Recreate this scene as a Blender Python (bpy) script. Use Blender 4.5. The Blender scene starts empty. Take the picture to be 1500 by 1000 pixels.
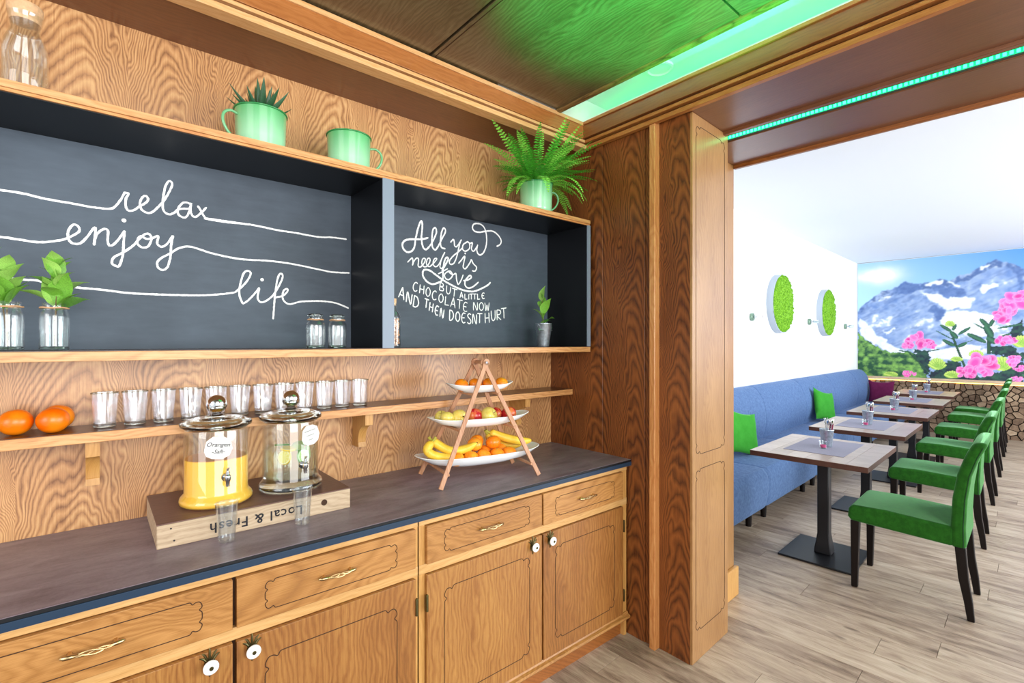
import bpy, bmesh, math, random
from mathutils import Vector, Matrix
import numpy as np
random.seed(7)
S = bpy.context.scene
COL = S.collection
R = math.radians

def lin(h):
    h = h.lstrip('#'); o = []
    for i in (0, 2, 4):
        v = int(h[i:i+2], 16)/255
        o.append(v/12.92 if v <= .04045 else ((v+.055)/1.055)**2.4)
    return (*o, 1)

# ------------------------------------------------------------ camera, world, lights, exposure
cam_d = bpy.data.cameras.new('camera'); cam = bpy.data.objects.new('camera', cam_d); COL.objects.link(cam)
cam.location = (0, 0, 1.5); cam.rotation_euler = (R(90), 0, R(49.733-90))
cam_d.lens = 17.28; cam_d.sensor_width = 36; cam_d.clip_start = .02; cam_d.shift_y = 0.0007
S.camera = cam
try: S.cycles.transparent_max_bounces = 32
except Exception: pass
S.view_settings.view_transform = 'Standard'; S.view_settings.look = 'None'
S.view_settings.exposure = 0.0; S.view_settings.gamma = 1; S.view_settings.use_curve_mapping = False
W = bpy.data.worlds.new('world'); S.world = W; W.use_nodes = True
W.node_tree.nodes['Background'].inputs[0].default_value = (.93, .96, 1, 1)
W.node_tree.nodes['Background'].inputs[1].default_value = 1.0
def area(name, loc, target, sx, sy, e, col=(1, 1, 1)):
    d = bpy.data.lights.new(name, 'AREA'); d.shape = 'RECTANGLE'; d.size = sx; d.size_y = sy; d.energy = e; d.color = col
    o = bpy.data.objects.new(name, d); COL.objects.link(o); o.location = loc
    o.rotation_euler = (Vector(target)-Vector(loc)).to_track_quat('-Z', 'Y').to_euler(); return o
area('window_light_behind', (.3, -2.2, 1.9), (.7, 2.1, 1.3), 2.4, 1.8, 120, (1, .98, .95))
area('window_light_left', (-2.4, .3, 1.9), (1.2, 2.0, 1.1), 1.6, 1.6, 45, (1, .97, .93))
area('dining_window_light', (6.6, -3.2, 1.7), (6.4, 2.2, 1.1), 7.0, 2.2, 430, (.93, .97, 1))
def spot(name, loc, target, e, col, ang, blend=.6, r=.05):
    d = bpy.data.lights.new(name, 'SPOT'); d.energy = e; d.color = col; d.spot_size = R(ang); d.spot_blend = blend; d.shadow_soft_size = r
    o = bpy.data.objects.new(name, d); COL.objects.link(o); o.location = loc
    o.rotation_euler = (Vector(target)-Vector(loc)).to_track_quat('-Z', 'Y').to_euler(); return o
spot('green_ceiling_fill', (1.40, .45, 1.75), (1.46, .80, 2.71), 320, (.0, 1, .2), 64, .45, .03)  # added unseen spot, stands in for green LED reflections on the ceiling

# ------------------------------------------------------------ helpers
DLT = R(2.998)          # the dining room is turned this much against the buffet wall
cD, sD = math.cos(DLT), math.sin(DLT)
def BF(x, y): return (x*cD-y*sD, x*sD+y*cD)

class MB:
    def __init__(s): s.v = []; s.f = []
    def add(s, vs, fs):
        n = len(s.v); s.v += [tuple(p) for p in vs]; s.f += [tuple(i+n for i in f) for f in fs]; return s
    def box(s, x0, x1, y0, y1, z0, z1):
        if x0 > x1: x0, x1 = x1, x0
        if y0 > y1: y0, y1 = y1, y0
        return s.add([(x0,y0,z0),(x1,y0,z0),(x1,y1,z0),(x0,y1,z0),(x0,y0,z1),(x1,y0,z1),(x1,y1,z1),(x0,y1,z1)],
                     [(0,3,2,1),(4,5,6,7),(0,1,5,4),(1,2,6,5),(2,3,7,6),(3,0,4,7)])
    def prism(s, poly, a, b, axis='z'):
        n = len(poly)
        def P(p, h):
            if axis == 'z': return (p[0], p[1], h)
            if axis == 'y': return (p[0], h, p[1])
            return (h, p[0], p[1])
        return s.add([P(p, a) for p in poly]+[P(p, b) for p in poly],
                     [tuple(range(n))[::-1], tuple(range(n, 2*n))]+[(i, (i+1) % n, n+(i+1) % n, n+i) for i in range(n)])
    def lathe(s, prof, c=(0, 0, 0), n=32, closed=False):
        vs = []; fs = []; m = len(prof)
        for r, z in prof:
            for k in range(n):
                a = 2*math.pi*k/n; vs.append((c[0]+r*math.cos(a), c[1]+r*math.sin(a), c[2]+z))
        for i in range(m-1 if not closed else m):
            j = (i+1) % m
            for k in range(n):
                fs.append((i*n+k, i*n+(k+1) % n, j*n+(k+1) % n, j*n+k))
        if not closed:
            if prof[0][0] > 1e-5: fs.append(tuple(range(n))[::-1])
            if prof[-1][0] > 1e-5: fs.append(tuple((m-1)*n+k for k in range(n)))
        return s.add(vs, fs)
    def tube(s, pts, r, n=8, closed=False, cap=True, flat=1.0):
        P = [Vector(p) for p in pts]; m = len(P); vs = []; fs = []
        rr = r if hasattr(r, '__len__') else [r]*m
        up = None
        for i in range(m):
            if closed: t = (P[(i+1) % m]-P[i-1])
            else: t = P[min(i+1, m-1)]-P[max(i-1, 0)]
            t.normalize()
            if up is None:
                up = Vector((0, 0, 1)) if abs(t.z) < .9 else Vector((0, 1, 0))
            sd = t.cross(up); 
            if sd.length < 1e-4: sd = t.cross(Vector((1, .1, 0)))
            sd.normalize(); up = sd.cross(t).normalized()
            for k in range(n):
                a = 2*math.pi*k/n; vs.append(P[i]+sd*(rr[i]*math.cos(a))+up*(rr[i]*flat*math.sin(a)))
        for i in range(m if closed else m-1):
            j = (i+1) % m
            for k in range(n): fs.append((i*n+k, j*n+k, j*n+(k+1) % n, i*n+(k+1) % n))
        if not closed and cap:
            fs.append(tuple(range(n))); fs.append(tuple((m-1)*n+k for k in range(n))[::-1])
        return s.add(vs, fs)
    def ball(s, c, r, n=20, m=12, sc=(1, 1, 1), fn=None, axis=None):
        vs = []; fs = []
        for i in range(m+1):
            th = math.pi*i/m
            for k in range(n):
                a = 2*math.pi*k/n
                d = Vector((math.sin(th)*math.cos(a), math.sin(th)*math.sin(a), math.cos(th)))
                q = fn(d, th, a) if fn else 1
                p = Vector((d.x*r*sc[0]*q, d.y*r*sc[1]*q, d.z*r*sc[2]*q))
                if axis: p = axis @ p
                vs.append((c[0]+p.x, c[1]+p.y, c[2]+p.z))
        for i in range(m):
            for k in range(n): fs.append((i*n+k, (i+1)*n+k, (i+1)*n+(k+1) % n, i*n+(k+1) % n))
        return s.add(vs, fs)
    def xf(s, M):
        s.v = [tuple(M @ Vector(p)) for p in s.v]; return s
    def mesh(s, name, mat, smooth=None):
        me = bpy.data.meshes.new(name); me.from_pydata(s.v, [], s.f); 
        if mat: me.materials.append(mat)
        bm = bmesh.new(); bm.from_mesh(me); bmesh.ops.remove_doubles(bm, verts=bm.verts, dist=1e-6)
        bmesh.ops.recalc_face_normals(bm, faces=bm.faces); bm.to_mesh(me); bm.free()
        if smooth is not None:
            for p in me.polygons: p.use_smooth = True
            me.set_sharp_from_angle(angle=R(smooth))
        return me
    def build(s, name, mat, parent=None, smooth=None, bevel=0, seg=2):
        o = bpy.data.objects.new(name, s.mesh(name, mat, smooth if not bevel else 40)); COL.objects.link(o)
        if parent: o.parent = parent
        if bevel:
            b = o.modifiers.new('bevel', 'BEVEL'); b.width = bevel; b.segments = seg; b.limit_method = 'ANGLE'; b.angle_limit = R(40)
        return o

def inst(me, name, parent=None, loc=None, rot=None, sc=None):
    o = bpy.data.objects.new(name, me); COL.objects.link(o)
    if parent: o.parent = parent
    if loc is not None: o.location = loc
    if rot is not None: o.rotation_euler = rot
    if sc is not None: o.scale = sc
    return o
def tag(o, label=None, cat=None, group=None, kind=None):
    if label: o['label'] = label
    if cat: o['category'] = cat
    if group: o['group'] = group
    if kind: o['kind'] = kind
    return o
def struct(o): o['kind'] = 'structure'; return o
def thing(name, label, cat, loc=(0, 0, 0), rz=0, group=None):
    o = bpy.data.objects.new(name, None); COL.objects.link(o); o.empty_display_size = .05
    o.location = loc; o.rotation_euler = (0, 0, rz); return tag(o, label, cat, group)
def copy_tree(o, parent=None):
    c = o.copy(); COL.objects.link(c)
    if parent: c.parent = parent
    for ch in list(o.children): copy_tree(ch, c)
    return c
def roundpoly(x0, x1, y0, y1, r, n=5):
    o = []
    for cx, cy, a0 in ((x1-r, y1-r, 0), (x0+r, y1-r, 90), (x0+r, y0+r, 180), (x1-r, y0+r, 270)):
        for k in range(n+1):
            a = R(a0+90*k/n); o.append((cx+r*math.cos(a), cy+r*math.sin(a)))
    return o
def catmull(P, k=5):
    o = []
    n = len(P)
    for i in range(n-1):
        p0, p1, p2, p3 = P[max(i-1, 0)], P[i], P[i+1], P[min(i+2, n-1)]
        for j in range(k):
            t = j/k
            o.append(tuple(.5*((2*b)+(-a+c)*t+(2*a-5*b+4*c-d)*t*t+(-a+3*b-3*c+d)*t**3) for a, b, c, d in zip(p0, p1, p2, p3)))
    o.append(tuple(P[-1])); return o

# ------------------------------------------------------------ materials
class NG:
    def __init__(s, name):
        s.m = bpy.data.materials.new(name); s.m.use_nodes = True; s.t = s.m.node_tree; s.n = s.t.nodes; s.l = s.t.links
        s.b = s.n['Principled BSDF']
    def node(s, t, **kw):
        n = s.n.new(t)
        for k, v in kw.items(): setattr(n, k, v)
        return n
    def math(s, op, a, b=None, c=None, clamp=False):
        n = s.n.new('ShaderNodeMath'); n.operation = op; n.use_clamp = clamp
        for i, v in enumerate((a, b, c)):
            if v is None: continue
            if hasattr(v, 'links') or hasattr(v, 'is_linked'): s.l.new(v, n.inputs[i])
            else: n.inputs[i].default_value = v
        return n.outputs[0]
    def comb(s, x, y, z):
        n = s.n.new('ShaderNodeCombineXYZ')
        for i, v in enumerate((x, y, z)):
            if hasattr(v, 'is_linked'): s.l.new(v, n.inputs[i])
            else: n.inputs[i].default_value = v
        return n.outputs[0]
    def sep(s, which='Object'):
        tc = s.n.new('ShaderNodeTexCoord'); sp = s.n.new('ShaderNodeSeparateXYZ'); s.l.new(tc.outputs[which], sp.inputs[0]); return sp.outputs, tc.outputs[which]
    def noise(s, vec, scale, detail=4, rough=.5, dist=0):
        n = s.n.new('ShaderNodeTexNoise'); n.inputs['Scale'].default_value = scale; n.inputs['Detail'].default_value = detail
        n.inputs['Roughness'].default_value = rough; n.inputs['Distortion'].default_value = dist
        if vec is not None: s.l.new(vec, n.inputs['Vector'])
        return n.outputs[0]
    def ramp(s, fac, stops, interp='LINEAR'):
        n = s.n.new('ShaderNodeValToRGB'); n.color_ramp.interpolation = interp; e = n.color_ramp.elements
        while len(e) < len(stops): e.new(.5)
        for i, (p, c) in enumerate(stops):
            e[i].position = p; e[i].color = lin(c) if isinstance(c, str) else c
        s.l.new(fac, n.inputs[0]); return n.outputs[0]
    def mix(s, fac, a, b, mode='MIX'):
        n = s.n.new('ShaderNodeMix'); n.data_type = 'RGBA'; n.blend_type = mode
        for sock, v in ((n.inputs[0], fac), (n.inputs[6], a), (n.inputs[7], b)):
            if hasattr(v, 'is_linked'): s.l.new(v, sock)
            elif isinstance(v, str): sock.default_value = lin(v)
            else: sock.default_value = v
        return n.outputs[2]
    def col(s, c): s.l.new(c, s.b.inputs['Base Color'])
    def bump(s, h, st=.2, d=.002):
        n = s.n.new('ShaderNodeBump'); n.inputs['Strength'].default_value = st; n.inputs['Distance'].default_value = d
        s.l.new(h, n.inputs['Height']); s.l.new(n.outputs[0], s.b.inputs['Normal'])
    def rnd(s): return s.n.new('ShaderNodeObjectInfo').outputs['Random']

def mat(name, col, rough=.5, metal=0, emit=None, es=0, coat=0, var=0, vscale=20, alpha=None, sss=0, trans=0, ior=1.45, spec=None):
    g = NG(name); b = g.b
    b.inputs['Base Color'].default_value = lin(col); b.inputs['Roughness'].default_value = rough; b.inputs['Metallic'].default_value = metal
    if emit: b.inputs['Emission Color'].default_value = lin(emit); b.inputs['Emission Strength'].default_value = es
    if coat: b.inputs['Coat Weight'].default_value = coat; b.inputs['Coat Roughness'].default_value = .08
    if sss: b.inputs['Subsurface Weight'].default_value = sss; b.inputs['Subsurface Scale'].default_value = .01
    if trans: b.inputs['Transmission Weight'].default_value = trans
    b.inputs['IOR'].default_value = ior
    if spec is not None: b.inputs['Specular IOR Level'].default_value = spec
    if var:
        _, v = g.sep(); n = g.noise(v, vscale, 5, .6)
        c = lin(col); d = tuple(max(0, x*(1-var)) for x in c[:3])+(1,); e = tuple(min(1, x*(1+var)) for x in c[:3])+(1,)
        g.col(g.ramp(n, [(.3, d), (.7, e)]))
    return g.m

def wood(name, dark, mid, light, grain='z', across='x', leaf=.26, freq=26, b=.42, rough=.42, arch=True, coat=.15, contrast=1.0, rnd=False, fib=1.0):
    g = NG(name); sp, v = g.sep(); ix = {'x': 0, 'y': 1, 'z': 2}
    A = sp[ix[across]]; G = sp[ix[grain]]; T = sp[({0, 1, 2}-{ix[across], ix[grain]}).pop()]
    if rnd:
        r = g.rnd(); A = g.math('ADD', A, g.math('MULTIPLY', r, 7.3)); G = g.math('ADD', G, g.math('MULTIPLY', r, 13.1))
    A2 = g.math('ADD', A, g.math('MULTIPLY', T, .6))
    low = g.noise(g.comb(g.math('MULTIPLY', A2, 6), g.math('MULTIPLY', G, 2.2), 0), 1, 3, .55)
    med = g.noise(g.comb(g.math('MULTIPLY', A2, 26), g.math('MULTIPLY', G, 9), 3), 1, 4, .65)
    if arch:
        idx = g.math('FLOOR', g.math('DIVIDE', A2, leaf))
        wn = g.node('ShaderNodeTexWhiteNoise'); wn.noise_dimensions = '1D'; g.l.new(idx, wn.inputs['W']); rw = wn.outputs['Value']
        u = g.math('SUBTRACT', g.math('FRACT', g.math('DIVIDE', A2, leaf)), .5)
        u = g.math('ADD', u, g.math('MULTIPLY', g.math('SUBTRACT', low, .5), .75))
        u2 = g.math('POWER', g.math('ABSOLUTE', g.math('MULTIPLY', u, 2)), 2.0)
        gg = g.math('ADD', G, g.math('MULTIPLY', u2, g.math('ADD', g.math('MULTIPLY', rw, b*.5), b*.75)))
        gg = g.math('ADD', gg, g.math('MULTIPLY', rw, .31))
        gg = g.math('ADD', gg, g.math('MULTIPLY', med, .055))
        gg = g.math('ADD', gg, g.math('MULTIPLY', low, .30))
        ph = g.math('MULTIPLY', gg, freq)
    else:
        ph = g.math('ADD', g.math('MULTIPLY', A2, 55), g.math('ADD', g.math('MULTIPLY', low, 9), g.math('MULTIPLY', med, 1.6)))
    fr = g.math('FRACT', ph)                       # saw-tooth rings: slow fall, sharp edge
    ring = g.math('POWER', g.math('ABSOLUTE', g.math('SUBTRACT', g.math('MULTIPLY', fr, 2), 1)), 1.4)
    fine = g.noise(g.comb(g.math('MULTIPLY', A2, 420), g.math('MULTIPLY', G, 9), g.math('MULTIPLY', T, 60)), 1, 2, .7)
    brk = g.math('ADD', .45, g.math('MULTIPLY', med, 1.1))
    s = g.math('ADD', g.math('MULTIPLY', g.math('MULTIPLY', ring, brk), .42*contrast), g.math('MULTIPLY', fine, .55*fib))
    s = g.math('ADD', s, g.math('MULTIPLY', g.math('SUBTRACT', low, .5), .5))
    if rnd: s = g.math('ADD', s, g.math('MULTIPLY', g.math('SUBTRACT', g.rnd(), .5), .15))
    g.col(g.ramp(s, [(.12, light), (.42, mid), (.82, dark)]))
    g.b.inputs['Roughness'].default_value = rough; g.b.inputs['Coat Weight'].default_value = coat; g.b.inputs['Coat Roughness'].default_value = .25
    g.bump(fine, .12, .001)
    return g.m

M = {}
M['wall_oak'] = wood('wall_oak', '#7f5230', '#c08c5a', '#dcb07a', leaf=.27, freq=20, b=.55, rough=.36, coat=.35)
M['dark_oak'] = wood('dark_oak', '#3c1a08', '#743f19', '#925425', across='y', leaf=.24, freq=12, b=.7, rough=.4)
M['post_oak'] = wood('post_oak', '#633d20', '#8c6238', '#a67c4c', arch=False, rough=.36, contrast=.35, fib=.7)
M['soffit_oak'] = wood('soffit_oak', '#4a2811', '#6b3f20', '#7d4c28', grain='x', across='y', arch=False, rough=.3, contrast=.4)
M['header_oak'] = wood('header_oak', '#4e2c18', '#6d4226', '#7c4e30', grain='y', across='x', arch=False, rough=.28, contrast=.35, coat=.4)
M['trim_oak'] = wood('trim_oak', '#94562a', '#c58548', '#dca466', grain='x', across='z', arch=False, rough=.35, contrast=.6)
M['trim_dark'] = wood('trim_dark', '#5d3012', '#8b5122', '#a0622c', grain='y', across='z', arch=False, rough=.35, contrast=.6)
M['board_oak'] = wood('board_oak', '#9a6034', '#cc935a', '#e0ac76', grain='x', across='z', arch=False, rough=.4, contrast=.6)
M['shelf_dark'] = wood('shelf_dark', '#3a2116', '#54331f', '#6a4228', grain='x', across='y', arch=False, rough=.3)
M['cab_v'] = wood('cabinet_oak_upright', '#5a3513', '#8f5b2a', '#b17f42', arch=False, rough=.4, contrast=.45, rnd=True)
M['cab_h'] = wood('cabinet_oak_lying', '#6f4420', '#9f6c35', '#bb874c', grain='x', across='z', leaf=.42, freq=9, b=.9, rough=.4, contrast=.5, rnd=True)
M['cab_rail'] = wood('cabinet_oak_rail', '#9c6c38', '#c4965a', '#d6ac72', grain='x', across='z', arch=False, rough=.4, contrast=.35)
M['cab_stile'] = wood('cabinet_oak_stile', '#9a6a30', '#c08c4a', '#d2a360', arch=False, rough=.4, contrast=.4)
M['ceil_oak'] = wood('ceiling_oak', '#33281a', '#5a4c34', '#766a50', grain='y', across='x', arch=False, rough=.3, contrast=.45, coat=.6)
M['groove'] = mat('groove_shade_dark_brown', '#3b2008', .7)  # dark brown: groove and hole shade put into colour, also plain dark tips
M['stand_wood'] = wood('acacia', '#7a4628', '#b07a56', '#c99a78', arch=False, rough=.45, contrast=.3)
M['table_edge'] = mat('table_edge', '#4b2c22', .5, var=.2)
M['table_top'] = wood('table_top_oak', '#7b6453', '#a69080', '#c4b2a2', grain='y', across='x', arch=False, rough=.3, contrast=.5, rnd=True)
M['slate'] = None
def slate():
    g = NG('chalkboard_slate'); sp, v = g.sep()
    n = g.noise(v, 2.2, 5, .6); n2 = g.noise(g.comb(g.math('MULTIPLY', sp[0], 3), 0, g.math('MULTIPLY', sp[2], 14)), 3, 4, .6)
    c = g.ramp(g.math('ADD', g.math('MULTIPLY', n, .7), g.math('MULTIPLY', n2, .3)), [(.25, '#323b46'), (.75, '#53606e')]); g.col(c)
    g.b.inputs['Roughness'].default_value = .62; return g.m
M['slate'] = slate()
M['black_lac'] = mat('black_lacquer', '#0a0c11', .45)
M['grey_edge'] = mat('grey_edge_band', '#7f8b9c', .4)
M['chalk'] = mat('white_chalk', '#f4f6f6', .95, emit=None)
def worktop():
    g = NG('worktop_laminate'); sp, v = g.sep()
    n = g.noise(g.comb(g.math('MULTIPLY', sp[0], 6), g.math('MULTIPLY', sp[1], 16), sp[2]), 1, 7, .65, .4)
    n2 = g.noise(v, 90, 4, .7)
    g.col(g.ramp(g.math('ADD', g.math('MULTIPLY', n, .75), g.math('MULTIPLY', n2, .25)), [(.3, '#62545e'), (.5, '#82747e'), (.75, '#9c9098')]))
    g.b.inputs['Roughness'].default_value = .42; g.bump(n2, .1, .001); return g.m
M['worktop'] = worktop()
M['edge_band'] = mat('worktop_edge_band', '#22364c', .35)
M['white_wall'] = mat('white_wall_paint', '#f3f5f8', .9)
M['white_ceil'] = mat('white_ceiling_paint', '#ebf2fb', .9)
M['cove_white'] = mat('cove_white_paint', '#f2f5f2', .7)
M['led_green'] = mat('green_led', '#0b3a22', .4, emit='#26dc84', es=14)
M['led_green_dim'] = mat('green_led_chips', '#20c080', .4, emit='#1fd080', es=.9)
M['led_warm'] = mat('warm_led', '#ffd890', .4, emit='#ffbc50', es=9)
M['brass'] = mat('brass', '#cdb283', .28, 1)
M['bronze'] = mat('aged_bronze', '#6b6444', .4, 1)
M['porcelain'] = mat('porcelain', '#f6f5f2', .12, coat=.5)
M['steel'] = mat('polished_steel', '#c9ccd0', .16, 1)
M['zinc'] = mat('zinc', '#b5c0c9', .36, .85, var=.25, vscale=60)
M['black_iron'] = mat('black_powder_coat', '#121318', .42)
M['dark_leg'] = mat('dark_stained_beech', '#120a08', .45, coat=.0, spec=.25)
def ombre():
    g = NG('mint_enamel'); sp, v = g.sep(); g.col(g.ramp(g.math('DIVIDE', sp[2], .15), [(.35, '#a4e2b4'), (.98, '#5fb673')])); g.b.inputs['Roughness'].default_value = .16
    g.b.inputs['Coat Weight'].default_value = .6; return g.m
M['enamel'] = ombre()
M['led_mint'] = mat('mint_led', '#c8ffe0', .4, emit='#b8ffdc', es=42)
M['enamel_rim'] = mat('green_enamel_rim', '#2f8a4b', .2, coat=.4)
M['enamel_h'] = mat('green_enamel_handle', '#74b983', .2, coat=.4)
M['soil'] = mat('potting_soil', '#2a1d14', .95, var=.4)
def velvet(name, c1, c2, sheen='#9fe0a5', sc=30, sw=1.0):
    g = NG(name); _, v = g.sep(); n = g.noise(v, sc, 5, .6); f = g.noise(v, 900, 2, .6)
    g.col(g.ramp(g.math('ADD', g.math('MULTIPLY', n, .6), g.math('MULTIPLY', f, .4)), [(.35, c1), (.65, c2)]))
    g.b.inputs['Roughness'].default_value = .85; g.b.inputs['Sheen Weight'].default_value = sw; g.b.inputs['Sheen Roughness'].default_value = .35
    g.b.inputs['Sheen Tint'].default_value = lin(sheen); g.b.inputs['Specular IOR Level'].default_value = .15; g.bump(f, .15, .001); return g.m
M['green_velvet'] = velvet('green_velvet', '#174610', '#27661b')
M['blue_fabric'] = velvet('blue_fabric', '#48628c', '#6683af', '#a8bcd8', 40, .3)
M['green_cushion'] = velvet('green_cushion_fabric', '#2e8a26', '#3f9c34', '#a0e090', 12, .4)
M['purple_cushion'] = velvet('purple_cushion_fabric', '#561538', '#6a1f4a', '#b080a0', 12, .4)
M['leaf'] = mat('leaf_green', '#6fa83a', .4, var=.3, vscale=30, sss=.0)
M['leaf2'] = mat('leaf_green_light', '#95c55c', .4, var=.25, vscale=40)
M['fern'] = mat('fern_green', '#429c26', .5, var=.5, vscale=70)
M['fern2'] = mat('fern_green_light', '#84d24c', .5, var=.4, vscale=70)
M['aloe'] = mat('succulent_green', '#2f5a3a', .38, var=.35, vscale=60)
M['twig'] = mat('twig_brown', '#6b5330', .7)
M['cork'] = mat('cork', '#d9b187', .8, var=.18, vscale=90)
M['twine'] = mat('twine', '#c79a74', .9, var=.2, vscale=200)
M['juice'] = mat('orange_juice', '#fbc64a', .3, sss=.2)
M['juice_top'] = mat('orange_juice_surface', '#e8952a', .35)
M['paper'] = mat('white_card', '#e2e2e0', .8)
M['ink'] = mat('black_ink', '#26242a', .8)
M['crate'] = wood('crate_side_wood', '#8a7258', '#b79f83', '#cdb89c', grain='x', across='z', arch=False, rough=.7, contrast=.5, coat=0)
M['crate_top'] = wood('crate_top_wood', '#4b332d', '#664841', '#775850', grain='x', across='y', arch=False, rough=.5, contrast=.4)
M['candle'] = mat('pink_wax', '#d0407c', .4)
M['red_napkin'] = mat('burgundy_napkin', '#6a1c3c', .9)
M['placemat'] = mat('grey_placemat', '#8d8c9c', .75, var=.1, vscale=200)
M['cutlery'] = mat('cutlery_steel', '#dadde0', .18, 1)
M['ring_white'] = mat('moss_frame_white', '#b4c0cc', .5)
def moss():
    g = NG('moss'); _, v = g.sep(); n = g.noise(v, 45, 6, .7)
    g.col(g.ramp(n, [(.3, '#3f7a10'), (.5, '#72ad1e'), (.7, '#98cf3a')])); g.b.inputs['Roughness'].default_value = .95; g.bump(n, .8, .01); return g.m
M['moss'] = moss()
def citrus(name, c1, c2):
    g = NG(name); _, v = g.sep(); n = g.noise(v, 12, 3, .5); p = g.noise(v, 260, 2, .5)
    g.col(g.ramp(g.math('ADD', n, g.math('MULTIPLY', g.math('SUBTRACT', g.rnd(), .5), .3)), [(.3, c1), (.7, c2)]))
    g.b.inputs['Roughness'].default_value = .3; g.b.inputs['Subsurface Weight'].default_value = .15; g.b.inputs['Subsurface Scale'].default_value = .01
    g.bump(p, .25, .001); return g.m
M['orange'] = citrus('orange_peel', '#f06a00', '#ff9412')
M['mandarin'] = citrus('mandarin_peel', '#f07e0c', '#fba32a')
def apple(name, a, b_, c, lo=.4, hi=.62):
    g = NG(name); sp, v = g.sep(); n = g.noise(v, 14, 4, .6); st = g.noise(g.comb(g.math('MULTIPLY', sp[0], 120), g.math('MULTIPLY', sp[1], 120), g.math('MULTIPLY', sp[2], 12)), 1, 2)
    g.col(g.ramp(g.math('ADD', g.math('MULTIPLY', n, .8), g.math('MULTIPLY', st, .2)), [(lo, a), (.5, b_), (hi, c)])); g.b.inputs['Roughness'].default_value = .22; return g.m
M['apple_y'] = apple('yellow_apple_skin', '#d8c05a', '#e3d26e', '#e8c65c')
M['apple_r'] = apple('red_apple_skin', '#e0b050', '#cf4038', '#b8202a', .25, .5)
def banana():
    g = NG('banana_skin'); sp, v = g.sep(); n = g.noise(v, 30, 4, .6); s = g.noise(v, 160, 3, .7)
    c = g.ramp(n, [(.3, '#e8b72e'), (.7, '#f3cf4c')]); c = g.mix(g.ramp(s, [(.68, (0, 0, 0, 1)), (.74, (1, 1, 1, 1))]), c, '#8a5f20'); g.col(c)
    g.b.inputs['Roughness'].default_value = .4; return g.m
M['banana'] = banana()
M['banana_tip'] = mat('banana_stem', '#a8a03a', .6)
def thin_glass(name, tint='#f4faf8', k=1.0, rough=.02, base=.05):
    g = NG(name); g.n.remove(g.b); out = [n for n in g.n if n.type == 'OUTPUT_MATERIAL'][0]
    tr = g.node('ShaderNodeBsdfTransparent'); tr.inputs[0].default_value = lin(tint)
    gl = g.node('ShaderNodeBsdfGlossy'); gl.inputs['Roughness'].default_value = rough; gl.inputs[0].default_value = (1, 1, 1, 1)
    lw = g.node('ShaderNodeLayerWeight'); lw.inputs[0].default_value = .5
    f = g.math('ADD', g.math('MULTIPLY', g.math('POWER', lw.outputs['Facing'], 2.6), .8*k), base, clamp=True)
    mx = g.node('ShaderNodeMixShader'); g.l.new(f, mx.inputs[0]); g.l.new(tr.outputs[0], mx.inputs[1]); g.l.new(gl.outputs[0], mx.inputs[2])
    g.l.new(mx.outputs[0], out.inputs[0]); return g.m
M['glass'] = thin_glass('clear_glass', '#fbfdfd')
M['tumbler'] = thin_glass('tumbler_glass', '#fcfdff', 1.0, .06, .13)
M['cup_plastic'] = thin_glass('clear_plastic', '#f9fbfc', .9, .08, .09)
M['thick_glass'] = mat('thick_glass', '#eaf6f2', .02, trans=1, ior=1.45)
M['water'] = thin_glass('water', '#f6fbf8', .22, .02, .0)
# ------------------------------------------------------------ traced chalk strokes and picture outlines, in millimetres on their own surfaces
CHALK_A=[([(-271,1948),(-216,1950),(-166,1949),(-118,1942),(-55,1939),(-2,1936),(37,1939),(51,1951),(63,1972),(73,1997),(77,1999),(84,1997),(77,1978),(77,1953),(84,1941),(98,1945),(113,1960),(131,1976),(137,1989),(131,1999),(121,1992),(115,1973),(118,1952),(131,1943),(146,1945),(166,1969),(184,1998),(200,2036),(205,2056),(197,2064),(188,2050),(181,2020),(178,1981),(181,1956),(195,1947),(208,1953),(224,1970),(237,1974),(256,1979),(260,1993),(245,1998),(232,1990),(221,1966),(226,1948),(243,1944),(253,1959),(259,1986),(261,1999),(259,1973),(265,1954),(276,1952),(290,1967),(309,1992)],5),([(281,1993),(292,1975),(301,1957),(315,1949),(377,1951),(450,1950),(303,1951),(361,1947),(453,1951),(550,1944),(619,1943),(706,1939),(767,1945),(830,1946)],5),([(-271,1807),(-216,1811),(-178,1809),(-138,1806),(-106,1812),(-76,1823),(-55,1838),(-40,1854),(-42,1868),(-53,1873),(-64,1857),(-67,1836),(-61,1817),(-46,1812),(-33,1820),(-18,1843),(-2,1872),(-1,1848),(-4,1813)],5),([(-4,1813),(0,1842),(11,1862),(25,1871),(31,1862),(30,1835),(34,1818),(46,1823),(60,1845),(73,1870),(73,1862),(71,1828),(68,1785),(60,1754),(51,1752),(41,1761),(46,1780),(72,1801),(96,1825),(112,1849),(126,1866),(138,1871),(146,1861),(145,1847),(136,1827),(121,1822),(108,1833),(110,1851),(118,1860),(131,1853),(148,1857),(165,1867),(162,1843),(171,1831),(184,1836),(197,1854),(207,1874),(202,1839),(200,1800),(192,1764),(179,1751),(165,1758),(163,1777),(176,1794),(202,1813),(224,1832),(256,1842),(290,1835),(337,1824),(421,1815),(517,1819),(605,1816),(692,1806),(767,1798),(843,1801)],5),([(-271,1689),(-216,1691),(-162,1689),(-138,1689),(-106,1680),(-46,1674),(16,1671),(82,1665),(156,1665),(234,1667),(303,1671),(391,1685),(412,1700),(431,1719),(449,1748),(454,1766),(443,1773),(429,1760),(418,1718),(415,1683),(424,1652),(431,1649),(449,1664),(475,1697),(484,1710),(478,1673),(488,1656),(504,1659),(530,1680),(550,1713),(567,1751),(569,1769),(559,1772),(550,1749),(542,1698),(538,1648),(534,1590)],5),([(536,1673),(550,1679),(571,1686),(588,1705),(585,1714),(572,1704),(569,1678),(578,1661),(598,1653),(641,1666),(721,1672),(783,1667),(839,1647)],5)]
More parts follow.
